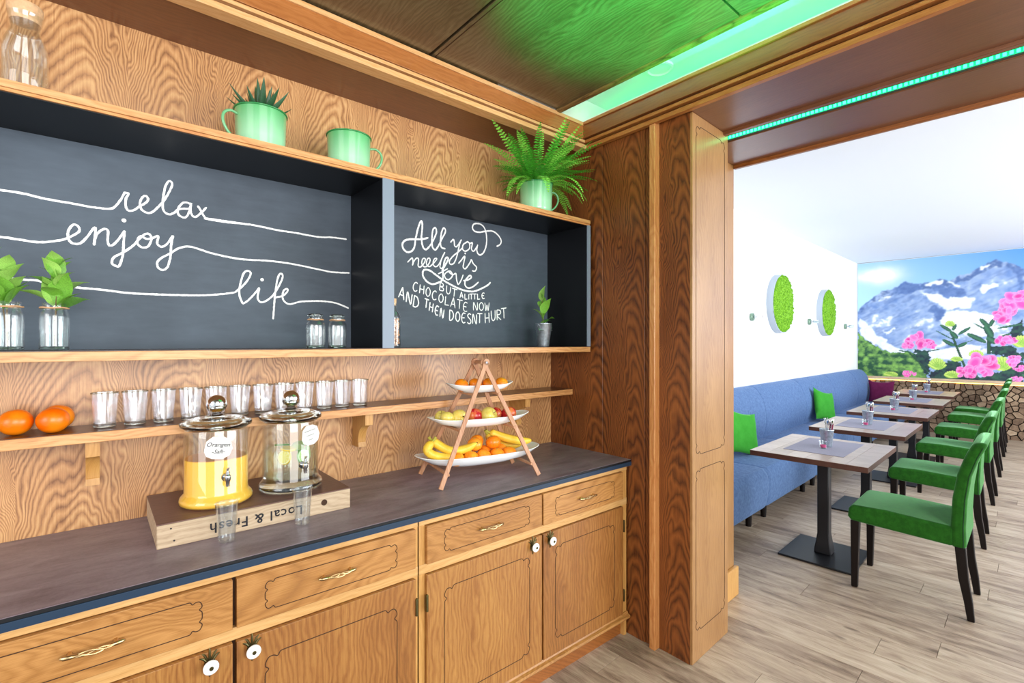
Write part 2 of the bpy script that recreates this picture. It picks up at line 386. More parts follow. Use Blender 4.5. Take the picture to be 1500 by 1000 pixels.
DOTS_A=[(72,1906),(494,1743)]
CHALK_B=[([(1235,2008),(1194,1995),(1148,1989),(1115,1981),(1097,1963),(1099,1940),(1119,1925),(1141,1930),(1157,1950),(1164,1986),(1177,2041),(1195,2084),(1202,2063),(1197,2003),(1204,1962),(1221,1949),(1241,1967)],9.0),([(1241,1967),(1259,1993),(1280,2038),(1275,2062),(1261,2051),(1255,2011),(1257,1969),(1273,1954),(1290,1973),(1311,2012),(1333,2052),(1324,2069),(1311,2049),(1304,2005),(1308,1972),(1333,1966)],8.0),([(1362,2001),(1377,2018),(1384,2013),(1388,1988),(1403,1988),(1429,2025),(1418,2002),(1403,1943),(1384,1901),(1362,1892),(1356,1907),(1377,1934),(1414,1964),(1437,1985)],7.0),([(1467,2019),(1440,2001),(1437,1976),(1456,1969),(1479,1987),(1479,2013),(1463,2020),(1483,2013),(1498,2018),(1492,1986),(1506,1975),(1530,2006)],7.0),([(1532,2013),(1526,1987),(1534,1965),(1554,1962),(1577,1986),(1591,2031),(1587,2082),(1570,2113),(1542,2124),(1510,2118),(1498,2098),(1510,2081),(1542,2079),(1579,2089),(1628,2098),(1666,2084),(1690,2057),(1683,2033),(1658,2019)],8.0),([(1410,1901),(1429,1921),(1450,1943),(1444,1910),(1440,1885),(1456,1880),(1483,1914),(1492,1929),(1502,1911),(1524,1893),(1516,1873),(1495,1872)],7.0),([(1122,1876),(1138,1893),(1148,1900),(1151,1882),(1148,1865),(1157,1886),(1171,1902),(1181,1897),(1179,1865),(1194,1863),(1214,1886),(1218,1904),(1204,1902),(1199,1879),(1211,1865),(1228,1870),(1243,1892),(1243,1908),(1231,1906),(1224,1881),(1238,1868),(1255,1878),(1283,1910),(1269,1909),(1261,1885),(1273,1871),(1290,1879),(1308,1908),(1329,1949),(1311,1915),(1301,1877),(1308,1866),(1326,1880)],6.0),([(1311,1854),(1340,1899),(1349,1919),(1340,1924),(1327,1904),(1319,1861),(1315,1811),(1290,1794),(1255,1784),(1221,1799),(1204,1826),(1211,1849),(1241,1850),(1276,1832),(1319,1809),(1377,1785),(1437,1768),(1498,1764),(1546,1779),(1595,1803),(1618,1822)],9.0),([(1290,1837),(1311,1848),(1347,1869)],6.0),([(1355,1859),(1329,1840),(1333,1819),(1355,1815),(1375,1838),(1362,1857),(1351,1854),(1377,1841),(1395,1849),(1399,1818),(1410,1795),(1429,1821),(1440,1847)],7.0),([(1440,1815),(1475,1825),(1492,1839),(1479,1845),(1453,1816),(1453,1791),(1475,1780),(1506,1792),(1538,1817)],8.0),([(1303,1797),(1298,1757)],5.0),([(1303,1797),(1319,1789),(1317,1777),(1301,1777),(1320,1768),(1319,1756),(1298,1757)],5.0),([(1341,1785),(1339,1755),(1347,1742),(1359,1750),(1364,1779)],5.0),([(1388,1770),(1383,1730)],5.0),([(1371,1773),(1405,1766)],5.0),([(1419,1725),(1428,1755),(1430,1755),(1439,1726)],5.0),([(1421,1735),(1437,1738)],5.0),([(1450,1750),(1450,1721),(1466,1723)],5.0),([(1475,1750),(1475,1721)],5.0),([(1491,1751),(1491,1722)],5.0),([(1478,1749),(1503,1752)],5.0),([(1513,1752),(1513,1723)],5.0),([(1500,1751),(1525,1753)],5.0),([(1531,1755),(1531,1725),(1548,1728)],5.0),([(1577,1760),(1567,1761),(1560,1752),(1560,1740),(1567,1731),(1578,1734)],5.0),([(1560,1746),(1574,1747)],5.0),([(1176,1779),(1169,1786),(1158,1779),(1152,1763),(1156,1747),(1165,1743),(1174,1748)],5.0),([(1190,1778),(1186,1735)],5.0),([(1212,1774),(1208,1731)],5.0),([(1188,1757),(1210,1753)],5.0),([(1235,1767),(1224,1755),(1222,1736),(1231,1723),(1243,1732),(1245,1752),(1235,1767)],5.0),([(1281,1745),(1274,1752),(1262,1745),(1257,1728),(1261,1712),(1270,1708),(1280,1713)],5.0),([(1309,1741),(1297,1730),(1295,1710),(1305,1697),(1317,1706),(1319,1726),(1309,1741)],5.0),([(1335,1731),(1330,1687),(1353,1685)],5.0),([(1362,1678),(1379,1720),(1382,1720),(1390,1672)],5.0),([(1366,1693),(1389,1691)],5.0),([(1419,1716),(1415,1670)],5.0),([(1402,1718),(1437,1713)],5.0),([(1467,1701),(1453,1706),(1443,1694),(1441,1675),(1448,1660),(1465,1660)],5.0),([(1442,1685),(1461,1681)],5.0),([(1505,1666),(1506,1708),(1528,1667),(1530,1710)],5.0),([(1556,1711),(1544,1698),(1544,1678),(1556,1668),(1568,1679),(1568,1699),(1556,1711)],5.0),([(1579,1711),(1586,1668),(1593,1699),(1601,1669),(1608,1713)],5.0),([(1075,1709),(1095,1752),(1098,1751),(1103,1697)],6.0),([(1081,1724),(1104,1717)],6.0),([(1115,1689),(1123,1738),(1138,1679),(1147,1728)],6.0),([(1160,1722),(1152,1673)],6.0),([(1157,1723),(1174,1714),(1181,1692),(1177,1675),(1163,1668),(1149,1674)],6.0),([(1227,1709),(1221,1666)],6.0),([(1214,1712),(1240,1705)],6.0),([(1245,1696),(1239,1653)],6.0),([(1263,1690),(1257,1646)],6.0),([(1242,1674),(1260,1668)],6.0),([(1295,1673),(1284,1679),(1276,1668),(1273,1650),(1278,1635),(1290,1634)],6.0),([(1274,1659),(1289,1654)],6.0),([(1300,1625),(1307,1669),(1317,1619),(1325,1663)],6.0),([(1358,1661),(1357,1612)],6.0),([(1355,1661),(1371,1658),(1380,1641),(1378,1623),(1367,1611),(1354,1612)],6.0),([(1407,1656),(1396,1642),(1395,1619),(1406,1606),(1417,1618),(1418,1641),(1407,1656)],6.0),([(1454,1647),(1441,1650),(1432,1636),(1431,1615),(1439,1600),(1454,1603)],6.0),([(1432,1625),(1450,1625)],6.0),([(1489,1643),(1477,1648),(1468,1635),(1487,1614),(1485,1599),(1473,1597),(1466,1604)],6.0),([(1499,1596),(1502,1647),(1522,1595),(1525,1646)],6.0),([(1545,1652),(1544,1600)],6.0),([(1528,1651),(1563,1651)],6.0),([(1580,1656),(1582,1601)],6.0),([(1606,1659),(1609,1604)],6.0),([(1581,1628),(1608,1631)],6.0),([(1621,1670),(1625,1629),(1636,1616),(1648,1632),(1648,1674)],6.0),([(1663,1619),(1661,1675)],6.0),([(1661,1675),(1684,1672),(1684,1655),(1662,1644),(1691,1622)],6.0),([(1708,1687),(1711,1630)],6.0),([(1689,1683),(1728,1689)],6.0)]
DOTS_B=[(1452,1957)]
M_RIDGE=[(2234,2058),(2154,2163),(2019,2291),(1865,2401),(1737,2431),(1653,2477),(1529,2570),(1427,2523),(1308,2512),(1191,2527),(1076,2554),(964,2519),(854,2582),(711,2628),(606,2701),(503,2760),(402,2795),(319,2750),(237,2717),(106,2622)]
M_SNOW=[[(1347,2350),(1114,2307),(1001,2237),(658,2239),(693,2060),(1001,2052),(1114,2132)],[(1001,2027),(711,2013),(435,1930),(402,1741),(469,1601),(927,1654),(1076,1806)],[(2234,1948),(2086,1834),(1931,1615),(1653,1403),(1468,1301),(1716,1297),(1931,1427),(2154,1590)],[(606,2713),(486,2734),(571,2649)],[(1191,1356),(746,1458),(571,1459),(658,1219),(1191,1205)],[(571,2411),(352,2416),(571,2292)],[(1876,1935),(1737,1851),(1822,1826)],[(1822,1694),(1653,1756),(1779,1640)],[(1269,2496),(1076,2529),(1039,2476),(1249,2444)],[(1001,2522),(818,2432),(854,2399),(964,2469)]]
M_ROCK=[[(1210,2453),(1039,2451),(764,2343),(764,2258),(964,2218),(1076,2305)],[(1191,2137),(1020,2053),(1020,1953),(1076,1831),(1230,2012)],[(1653,2477),(1529,2570),(1328,2501),(1308,2398),(1447,2357),(1611,2343)],[(270,2709),(106,2622),(106,2189),(157,2284),(173,2492)]]
M_FOREST=[[(2245,1728),(2131,1562),(1931,1400),(1716,1297),(1468,1327),(1269,1178),(1249,874),(2245,820)]]
M_DARK=[[(1427,1392),(1191,1369),(1210,1003),(1269,949),(1367,1175)],[(1230,977),(1076,1058),(964,1186),(854,1238),(818,1069),(571,935),(106,1210),(106,869),(1230,838)],[(253,1691),(106,1871),(106,1529),(221,1553)],[(469,1436),(253,1460),(106,1324),(106,1210),(469,1318)]]
M_PINK=[(1367,1520,251,138),(1508,1456,113,75),(1210,1457,100,75),(237,2083,251,175),(335,1926,150,125),(141,2192,125,100),(302,1518,175,88),(571,1150,225,175),(658,1027,276,113),(221,1207,100,88),(1488,952,150,55),(764,998,150,88),(189,933,100,50),(157,1095,125,50)]
M_LIME=[(1114,1132,113,125),(955,1803,63,63),(352,1157,125,138),(141,1506,100,113),(641,1315,88,75),(1737,940,100,45),(927,966,100,75),(872,1225,75,50)]
M_LEAF=[([(1076,1794),(927,1667)],22),([(1133,1695),(918,1544)],8),([(882,1801),(918,1691)],20),([(946,1679),(863,1556)],32),([(1048,1544),(891,1433)],26),([(854,1624),(702,1743)],20),([(863,1421),(746,1495)],24),([(597,1877),(494,1743)],28),([(746,1640),(520,1495)],32),([(667,1807),(494,1672)],10),([(486,1743),(435,1871)],22),([(402,1553),(253,1634)],16),([(402,1717),(106,1780)],14),([(1632,1356),(1468,1327)],10),([(1230,1343),(1076,1387)],8),([(746,1507),(676,1531)],6),([(537,1768),(452,1577)],40),([(520,1578),(402,1483)],40)]
M_STEM=[([(918,1581),(773,1095)],14),([(494,1696),(494,1318)],20),([(1508,1352),(1230,1002)],12)]
# ------------------------------------------------------------ the setting: floor
def plankmat():
    g = NG('floor_plank_vinyl'); sp, v = g.sep(); r = g.rnd()
    X = g.math('ADD', sp[0], g.math('MULTIPLY', r, 9)); Y = g.math('ADD', sp[1], g.math('MULTIPLY', r, 31))
    a = g.noise(g.comb(g.math('MULTIPLY', X, 18), g.math('MULTIPLY', Y, 3.4), 0), 1, 7, .68, .5)
    f = g.noise(g.comb(g.math('MULTIPLY', X, 260), g.math('MULTIPLY', Y, 7), 0), 1, 2, .6)
    k = g.noise(g.comb(g.math('MULTIPLY', X, 16), g.math('MULTIPLY', Y, 5), 7), 1, 2, .4)
    s = g.math('ADD', g.math('ADD', g.math('MULTIPLY', a, .75), g.math('MULTIPLY', f, .25)), g.math('MULTIPLY', g.math('SUBTRACT', r, .5), .12))
    c = g.ramp(s, [(.30, '#685646'), (.42, '#968270'), (.54, '#b3a08b'), (.70, '#cbbca8')])
    c = g.mix(g.ramp(k, [(.66, (0, 0, 0, 1)), (.78, (1, 1, 1, 1))]), c, '#6a5a4c')
    g.col(c); g.b.inputs['Roughness'].default_value = .42; g.bump(f, .1, .0006); return g.m
M['plank'] = plankmat()
M['subfloor'] = mat('floor_joint_dark', '#4a3c30', .8)
floor = MB().box(-1.3, 11.2, -3.0, 2.6, -.06, -.004).build('floor', M['subfloor']); struct(floor); floor.rotation_euler.z = DLT
PW, PL = .18, 1.3
def plank(x0, x1, y0, y1):
    g = .0004
    b = .0010
    return MB().add([(x0+g,y0+g,-.004),(x1-g,y0+g,-.004),(x1-g,y1-g,-.004),(x0+g,y1-g,-.004),
                     (x0+g+b,y0+g+b,0),(x1-g-b,y0+g+b,0),(x1-g-b,y1-g-b,0),(x0+g+b,y1-g-b,0)],
                    [(4,5,6,7),(0,1,5,4),(1,2,6,5),(2,3,7,6),(3,0,4,7)])
i = 0; x = .55
rp = random.Random(3)
far = MB(); npl = 0
while x < 10.8:
    y = 2.45-rp.random()*PL; tops = [2.45, y]
    while y > -2.9: y -= PL; tops.append(max(y, -2.9))
    for a, b_ in zip(tops[:-1], tops[1:]):
        if a-b_ < .02: continue
        if npl < 290: plank(x, x+PW, b_, a).build('plank', M['plank'], floor); npl += 1
        else: far.add(*(lambda q: (q.v, q.f))(plank(x, x+PW, b_, a)))
    x += PW
if far.v: tag(far.build('planking', M['plank'], floor), kind='stuff')

# ------------------------------------------------------------ the setting: walls, ceilings, header
WX = 2.10
wb = struct(MB().box(-1.3, WX+.1, 2.11, 2.2, 0, 2.9).build('wall_back', M['wall_oak']))
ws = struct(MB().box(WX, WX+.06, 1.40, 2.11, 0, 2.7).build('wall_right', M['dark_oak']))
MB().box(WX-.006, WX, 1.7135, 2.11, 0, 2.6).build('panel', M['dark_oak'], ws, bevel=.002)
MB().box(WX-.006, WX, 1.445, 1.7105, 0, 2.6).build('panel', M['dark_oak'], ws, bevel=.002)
struct(MB().box(WX-.03, WX+.012, 1.372, 1.405, 0, 2.58).build('trim_1', wood('batten_oak', '#94562a', '#c08048', '#d59c62', arch=False, rough=.3, contrast=.5), bevel=.004))
p1, p2 = BF(2.169, 1.098), BF(2.552, 1.098)
p3, p4 = BF(2.976, 1.229), BF(2.976, 2.4)
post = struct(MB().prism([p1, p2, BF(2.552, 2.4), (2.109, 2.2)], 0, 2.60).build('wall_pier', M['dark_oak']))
# light face panel of the pier
def onB(o): o.rotation_euler.z = DLT; return o
fc = struct(onB(MB().box(2.171, 2.556, 1.086, 1.10, 0, 2.57).build('wall_front', M['post_oak'], bevel=.003)))
def ogee_path(x0, x1, z0, z1, r=.016, parts='ltrb'):
    """carved line: straight sides that end in small curls towards notched corners"""
    segs = []
    def corner(cx, cz, sx, sz):
        return catmull([(cx+sx*4.2*r, cz), (cx+sx*3.2*r, cz+sz*.1*r), (cx+sx*2.6*r, cz+sz*.9*r), (cx+sx*1.8*r, cz+sz*.5*r), (cx+sx*.8*r, cz+sz*.55*r), (cx+sx*.15*r, cz+sz*1.5*r),
                        (cx+sx*.1*r, cz+sz*2.4*r), (cx+sx*.75*r, cz+sz*3.1*r), (cx+sx*.1*r, cz+sz*3.9*r), (cx, cz+sz*5*r)], 3)
    segs.append(corner(x0, z1, 1, -1)); segs.append(corner(x1, z1, -1, -1)); segs.append(corner(x0, z0, 1, 1)); segs.append(corner(x1, z0, -1, 1))
    segs.append([(x0+4.2*r, z1), (x1-4.2*r, z1)]); segs.append([(x0+4.2*r, z0), (x1-4.2*r, z0)])
    segs.append([(x0, z0+5*r), (x0, z1-5*r)]); segs.append([(x1, z0+5*r), (x1, z1-5*r)])
    return segs
def groove(segs, y, w=.0016):  # raised dark tubes, the carved groove's shade is put into their colour
    m = MB()
    for sgm in segs:
        m.tube([(a, y, b_) for a, b_ in sgm], w, 6)
    return m
groove(ogee_path(2.205, 2.515, .97, 2.52, .014), 1.086).build('carved_line', M['groove'], fc)
groove(ogee_path(2.205, 2.515, .14, .90, .014), 1.086).build('carved_line', M['groove'], fc)
struct(onB(MB().box(2.552, 2.976, 1.229, 1.45, 0, 2.57).build('wall_reveal', M['post_oak'], bevel=.003)))
struct(onB(MB().box(2.556, 2.99, 1.205, 1.23, 0, .17).build('baseboard_pier', M['cab_stile'], bevel=.006)))
# header over the opening
hd = [(2.09, 1.30), BF(2.5, 1.16), BF(2.5, -3.0), (2.09, -3.0)]
struct(MB().prism(hd, 2.57, 2.70).build('wall_header', M['header_oak']))
struct(onB(MB().box(2.50, 2.976, -3.0, 1.229, 2.595, 2.95).build('wall_lintel', M['header_oak'])))
struct(onB(MB().box(2.50, 2.53, -3.0, 1.16, 2.555, 2.597).build('trim_2', M['header_oak'], bevel=.004)))
struct(onB(MB().box(2.60, 2.976, -3.0, 1.229, 2.55, 2.60).build('trim_3', M['header_oak'], bevel=.003)))
struct(onB(MB().box(2.966, 2.99, -3.0, 1.229, 2.53, 2.60).build('trim_4', M['trim_dark'], bevel=.003)))
ls = thing('led_strip', 'glowing green light strip recessed in the dark wooden header', 'light strip', (*BF(2.585, 0), 2.555), DLT)
MB().box(-.006, .012, -3.0, 1.2, .0, .03).build('housing', mat('led_housing', '#2a4a3c', .5), ls)
lm = MB()
yy = -2.9
while yy < 1.19:
    lm.box(-.012, -.004, yy, yy+.010, .004, .016); yy += .018
tag(lm.build('light_chips', M['led_green'], ls), kind='stuff')
MB().box(-.009, -.006, -3.0, 1.2, .001, .019).build('diffuser', M['led_green_dim'], ls)
# moulding along the opening (runs towards the viewer) and above the shelves
def mould(prof, a, b_, axis, name, m):
    return struct(MB().prism(prof, a, b_, axis).build(name, m, smooth=30))
# profile in (x,z) extruded along y
for a, b_, x, mm_ in ((2.562, 2.584, 2.062, 'y_light'), (2.584, 2.594, 2.078, 'y_recess_shade'), (2.594, 2.610, 2.052, 'y_light'), (2.610, 2.618, 2.062, 'y_recess_shade'), (2.618, 2.688, 2.044, 'y_face'), (2.688, 2.704, 2.034, 'y_light')):
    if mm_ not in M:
        M[mm_] = wood(mm_, *{'y_light': ('#7a4318', '#a3632c', '#b87a40'), 'y_recess_shade': ('#2e1808', '#4a2810', '#5c3418'), 'y_face': ('#5a3014', '#7f4a22', '#925a2c')}[mm_], grain='y', across='z', arch=False, rough=.35, contrast=.4)  # darkest set puts the shade of the moulding recesses into the colour
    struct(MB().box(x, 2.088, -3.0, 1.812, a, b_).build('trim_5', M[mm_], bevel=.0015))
# soffit box above the shelves
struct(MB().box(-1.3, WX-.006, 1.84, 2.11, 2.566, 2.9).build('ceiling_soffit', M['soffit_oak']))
for a, b_, y, mm_ in ((2.562, 2.584, 1.800, 'trim_light'), (2.584, 2.596, 1.822, 'trim_recess_shade'), (2.596, 2.610, 1.802, 'trim_light'), (2.610, 2.617, 1.815, 'trim_recess_shade'), (2.617, 2.686, 1.808, 'trim_face'), (2.686, 2.705, 1.801, 'trim_light')):
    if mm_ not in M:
        M[mm_] = wood(mm_, *{'trim_light': ('#b07a44', '#d8a468', '#e8bc86'), 'trim_recess_shade': ('#4a2810', '#6b3c1a', '#7c4a24'), 'trim_face': ('#7a431c', '#a4642e', '#b87840')}[mm_], grain='x', across='z', arch=False, rough=.35, contrast=.4)  # recess strips between the beads have their shade painted in as darker wood
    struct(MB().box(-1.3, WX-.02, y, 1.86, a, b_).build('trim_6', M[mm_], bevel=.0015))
struct(MB().box(1.45, 2.6, 1.812, 1.839, 2.7055, 2.839).build('trim_11', M['cove_white']))
# wooden ceiling, its joints and the bright cove beside it
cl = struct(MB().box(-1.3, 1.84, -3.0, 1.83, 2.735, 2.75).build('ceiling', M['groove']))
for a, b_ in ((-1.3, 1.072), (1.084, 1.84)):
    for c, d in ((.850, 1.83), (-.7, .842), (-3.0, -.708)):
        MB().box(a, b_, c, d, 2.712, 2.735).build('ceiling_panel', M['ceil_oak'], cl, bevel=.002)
groove([[(1.10, .86), (1.10, 1.80)], [(1.10, 1.80), (1.125, 1.815)]], 0).xf(Matrix(((1, 0, 0, 0), (0, 0, 1, 0), (0, 1, 0, 2.7115), (0, 0, 0, 1)))).build('carved_line', M['groove'], cl)
struct(MB().box(1.832, 1.862, -3.0, 1.83, 2.700, 2.750).build('trim_7', wood('ceiling_trim', '#4d3a20', '#7a5f34', '#957645', grain='y', across='z', arch=False), bevel=.004))
struct(MB().box(1.5, 2.6, -3.0, 1.839, 2.84, 2.9).build('ceiling_cove', M['cove_white']))
struct(MB().box(1.5, 1.52, -3.0, 1.811, 2.75, 2.84).build('trim_8', M['cove_white']))
struct(MB().box(2.55, 2.6, -3.0, 1.811, 2.70, 2.84).build('trim_9', M['cove_white']))
struct(MB().box(2.04, 2.6, -3.0, 1.811, 2.7045, 2.712).build('trim_10', M['cove_white']))
c1 = thing('cove_light', 'green light line hidden above the wooden ceiling edge', 'light strip', (1.70, 0, 2.765))
MB().box(-.008, .008, -2.9, 1.78, 0, .006).build('light_chips', M['led_mint'], c1)
MB().box(-.012, .012, -2.92, 1.80, -.014, 0).build('housing', M['ring_white'], c1)
c2 = thing('cove_light', 'green light line hidden behind the moulding over the opening', 'light strip', (2.30, 0, 2.727))
MB().box(-.008, .008, -2.9, 1.78, 0, .006).build('light_chips', M['led_green'], c2)
MB().box(-.012, .012, -2.92, 1.80, -.014, 0).build('housing', M['ring_white'], c2)
sp_ = thing('ceiling_speaker', 'round white grille set flush in the green lit cove', 'speaker', (2.10, 1.365, 2.84))
MB().lathe([(0, -.004), (.05, -.006), (.056, -.012), (.064, -.010), (.066, 0)], n=40).build('grille_ring', M['cove_white'], sp_, smooth=30)
# dining room shell
struct(onB(MB().box(2.5, 11.0, 2.236, 2.40, 0, 2.95).build('wall_left', M['white_wall'])))
struct(onB(MB().box(10.86, 11.0, -3.2, 2.236, 0, 2.95).build('wall_end', M['white_wall'])))
struct(onB(MB().box(2.976, 11.0, -3.2, 2.40, 2.95, 3.0).build('ceiling_dining', M['white_ceil'])))

# ------------------------------------------------------------ mural
def lerp(a, b_, t): return a+(b_-a)*t
def fbm(x, y, seed=0, o=5, s=1.0):
    r = np.random.RandomState(seed); out = np.zeros_like(x); amp = 1; tot = 0
    for k in range(o):
        g = r.rand(64, 64); fx = x*s; fy = y*s
        ix = np.floor(fx).astype(int); iy = np.floor(fy).astype(int); tx = fx-ix; ty = fy-iy
        tx = tx*tx*(3-2*tx); ty = ty*ty*(3-2*ty)
        a = g[ix % 64, iy % 64]; b2 = g[(ix+1) % 64, iy % 64]; c = g[ix % 64, (iy+1) % 64]; d = g[(ix+1) % 64, (iy+1) % 64]
        out += amp*((a*(1-tx)+b2*tx)*(1-ty)+(c*(1-tx)+d*tx)*ty); tot += amp; amp *= .5; s *= 2.03
    return out/tot
def inpoly(P, X, Z):
    c = np.zeros(X.shape, bool); n = len(P); j = n-1
    for i in range(n):
        xi, yi = P[i]; xj, yj = P[j]
        if yi != yj: c ^= ((yi > Z) != (yj > Z)) & (X < (xj-xi)*(Z-yi)/(yj-yi)+xi)
        j = i
    return c
def hexc(h): return np.array(lin(h)[:3])
def mural():
    y1, y0, z0, z1 = 2.225, -3.0, .895, 2.935
    NY, NZ = 600, 226
    ys = np.linspace(y1, y0, NY+1); zs = np.linspace(z0, z1, NZ+1)
    Y, Z = np.meshgrid(ys, zs); X = -Y*1000; Zm = Z*1000            # X grows to the right as seen in the room
    img = np.zeros(Y.shape+(3,))
    wob = (fbm(X/300+50, Zm/300+9, 5)-.5)*70
    t = np.clip((Zm-1900)/1050, 0, 1)[..., None]; u = np.clip((X+2236)/2300, 0, 1)[..., None]
    sky = lerp(hexc('#b9e3f6'), hexc('#5a9ae0'), np.clip(t*.35+u*.85-.15, 0, 1))
    cloud = np.exp(-(((X+1840)/230)**2+((Zm-2690)/150)**2))+.8*np.exp(-(((X+2050)/300)**2+((Zm-2700)/90)**2))
    img[:] = lerp(sky, hexc('#f5fbfd'), np.clip(cloud*1.1*(.5+fbm(X/120, Zm/120, 2)), 0, 1)[..., None])
    rx = np.array([-p[0] for p in M_RIDGE]); rz = np.array([p[1] for p in M_RIDGE])
    rx = np.append(rx, [300, 700, 1300, 2000, 3100]); rz = np.append(rz, [2250, 2380, 2120, 2300, 2050])
    ridge = np.interp(X, rx, rz)+(fbm(X/60+3, X*0+1, 3)-.5)*60
    mt = Zm < ridge
    n = fbm(X/150+20, Zm/110+8-X/300, 4); n2 = fbm(X/45+2, Zm/45+3, 6)
    body = lerp(hexc('#6d8fc8'), hexc('#b9cdea'), np.clip((n*1.3+n2*.5-.45)*1.2, 0, 1)[..., None])
    body = lerp(body, hexc('#f2f8fc'), (np.clip((n-.6)*14, 0, 1)*np.clip((n2-.4)*6, 0, 1))[..., None])
    body = lerp(body, hexc('#5672a6'), (np.clip((ridge-Zm < 110).astype(float)*(n2-.35)*5, 0, 1))[..., None])
    img[mt] = body[mt]
    def flip(P): return [(-a, b_) for a, b_ in P]
    w2 = (fbm(X/55+5, Zm/55+9, 15)-.5)*110; w3 = (fbm(X/55+35, Zm/55+29, 16)-.5)*90
    Xw = X+wob+w2; Zw = Zm+wob*.6+w3
    for P in M_SNOW: m = inpoly(flip(P), Xw, Zw) & mt; img[m] = lerp(hexc('#f4fafd'), hexc('#cfe2f4'), np.clip(n2*1.6-.7, 0, 1)[..., None])[m]
    for P in M_ROCK: m = inpoly(flip(P), Xw, Zw) & mt; img[m] = lerp(hexc('#3f5f9c'), hexc('#7c9ace'), n2[..., None])[m]
    streak = np.clip((fbm((X+Zm*.8)/130, (Zm-X*.5)/28, 21)-.52)*7, 0, 1)[..., None]*mt[..., None]*.45
    img[:] = lerp(img, hexc('#4f6ea8'), streak*(img.mean(-1) < .8)[..., None])
    for _ in range(2):
        p = np.pad(img, ((1, 1), (1, 1), (0, 0)), 'edge'); img[:] = (p[:-2, 1:-1]+p[2:, 1:-1]+p[1:-1, :-2]+p[1:-1, 2:]+2*p[1:-1, 1:-1])/6
    low = (X > -60) & (Zm < 1750+wob*2)
    img[low] = lerp(hexc('#dcebf5'), hexc('#7f9fd0'), n[..., None])[low]
    fo = lerp(hexc('#1f5238'), hexc('#8cc25c'), np.clip((fbm(X/70, Zm/60, 8)-.35)*2.6, 0, 1)[..., None])
    for P in M_FOREST: m = inpoly(flip(P), Xw, Zw); img[m] = fo[m]
    dk = lerp(hexc('#14283a'), hexc('#2d5a48'), np.clip((n2-.35)*2.5, 0, 1)[..., None])
    for P in M_DARK: m = inpoly(flip(P), Xw, Zw); img[m] = dk[m]
    rr = random.Random(11)
    def seg(P, w, ca, cb, taper=True):
        (ya, za), (yb, zb) = P; xa, xb = -ya, -yb
        L = max(1, math.hypot(xb-xa, zb-za)); ux, uz = (xb-xa)/L, (zb-za)/L
        s = ((X-xa)*ux+(Zm-za)*uz)/L; d = np.abs(-(X-xa)*uz+(Zm-za)*ux)
        W_ = w*(2*np.sqrt(np.clip(s*(1-s), 0, 1)) if taper else 1)
        m = (s > 0) & (s < 1) & (d < W_); img[m] = lerp(hexc(ca), hexc(cb), np.clip(d/(w+.1), 0, 1)[..., None])[m]
    stems = list(M_STEM); leaves = list(M_LEAF); pinks = list(M_PINK); limes = list(M_LIME)
    for k in range(26):                       # the picture goes on to the right in the same way
        px = 150+rr.random()*2800; pz = 950+rr.random()**1.6*900
        pinks.append((-px, pz, 60+rr.random()*130, 50+rr.random()*90))
        limes.append((-(px+rr.uniform(-300, 300)), pz-rr.random()*200, 60+rr.random()*60, 70))
        for q in range(6):
            a = rr.uniform(-.4, 3.5); bx = px+rr.uniform(-200, 200); bz = pz+rr.uniform(-150, 50)
            leaves.append((((-bx, bz), (-(bx+150*math.cos(a)), bz+150*math.sin(a))), 26))
    dm = (X > -40) & (Zm < 1180+wob*3); img[dm] = dk[dm]
    for P, w in stems: seg(P, w*1.1, '#2b5a3a', '#1c3a34', False)
    for P, w in leaves: seg(P, w*1.15, '#3f7a58', '#173238')
    for (y_, z_, a, b_) in limes:
        for k in range(9):
            an = R(20+140*k/8); seg(((y_, z_-b_*.7), (y_-a*1.1*math.cos(an), z_-b_*.5+b_*1.4*math.sin(an))), a*.26, '#d8ee7a', '#6fae3a')
    for (y_, z_, a, b_) in pinks:
        for k in range(16):
            an = rr.random()*6.28; q = rr.random()**.5*.75
            cx = -y_+a*.8*q*math.cos(an); cz = z_+b_*q*math.sin(an); r_ = b_*(.3+.2*rr.random())
            th = rr.random()*3; ex = ((X-cx)*math.cos(th)+(Zm-cz)*math.sin(th))/(r_*1.25); ez = (-(X-cx)*math.sin(th)+(Zm-cz)*math.cos(th))/(r_*.85)
            d = ex**2+ez**2; m = d < 1; img[m] = lerp(hexc(rr.choice(['#ee52b4', '#f474c4', '#e0389c'])), hexc('#fba6dc'), np.clip(d-.15, 0, 1)[..., None])[m]
    vs = [(0, 0, 0)]*((NY+1)*(NZ+1)); W1 = NY+1
    co = np.stack([np.zeros_like(Y), Y, Z], -1).reshape(-1, 3)
    q = (np.arange(NZ)[:, None]*W1+np.arange(NY)[None, :]).reshape(-1)
    fs = np.stack([q, q+1, q+W1+1, q+W1], -1)
    me = bpy.data.meshes.new('printed_picture'); me.from_pydata(co.tolist(), [], fs.tolist())
    at = me.color_attributes.new('print', 'FLOAT_COLOR', 'POINT')
    at.data.foreach_set('color', np.concatenate([img.reshape(-1, 3), np.ones((img.shape[0]*img.shape[1], 1))], 1).reshape(-1).astype(np.float32))
    g = NG('mural_print'); a = g.node('ShaderNodeAttribute'); a.attribute_name = 'print'; g.col(a.outputs['Color']); g.b.inputs['Roughness'].default_value = .6
    me.materials.append(g.m)
    return me
mt_ = thing('wall_mural', 'large printed picture of snowy mountains and pink alpine roses above the log stack', 'mural', (*BF(10.835, 0), 0), DLT)
inst(mural(), 'printed_picture', mt_, (-.005, 0, 0))
MB().box(-.004, .015, -3.0, 2.23, .89, 2.94).build('backing_board', M['white_wall'], mt_)

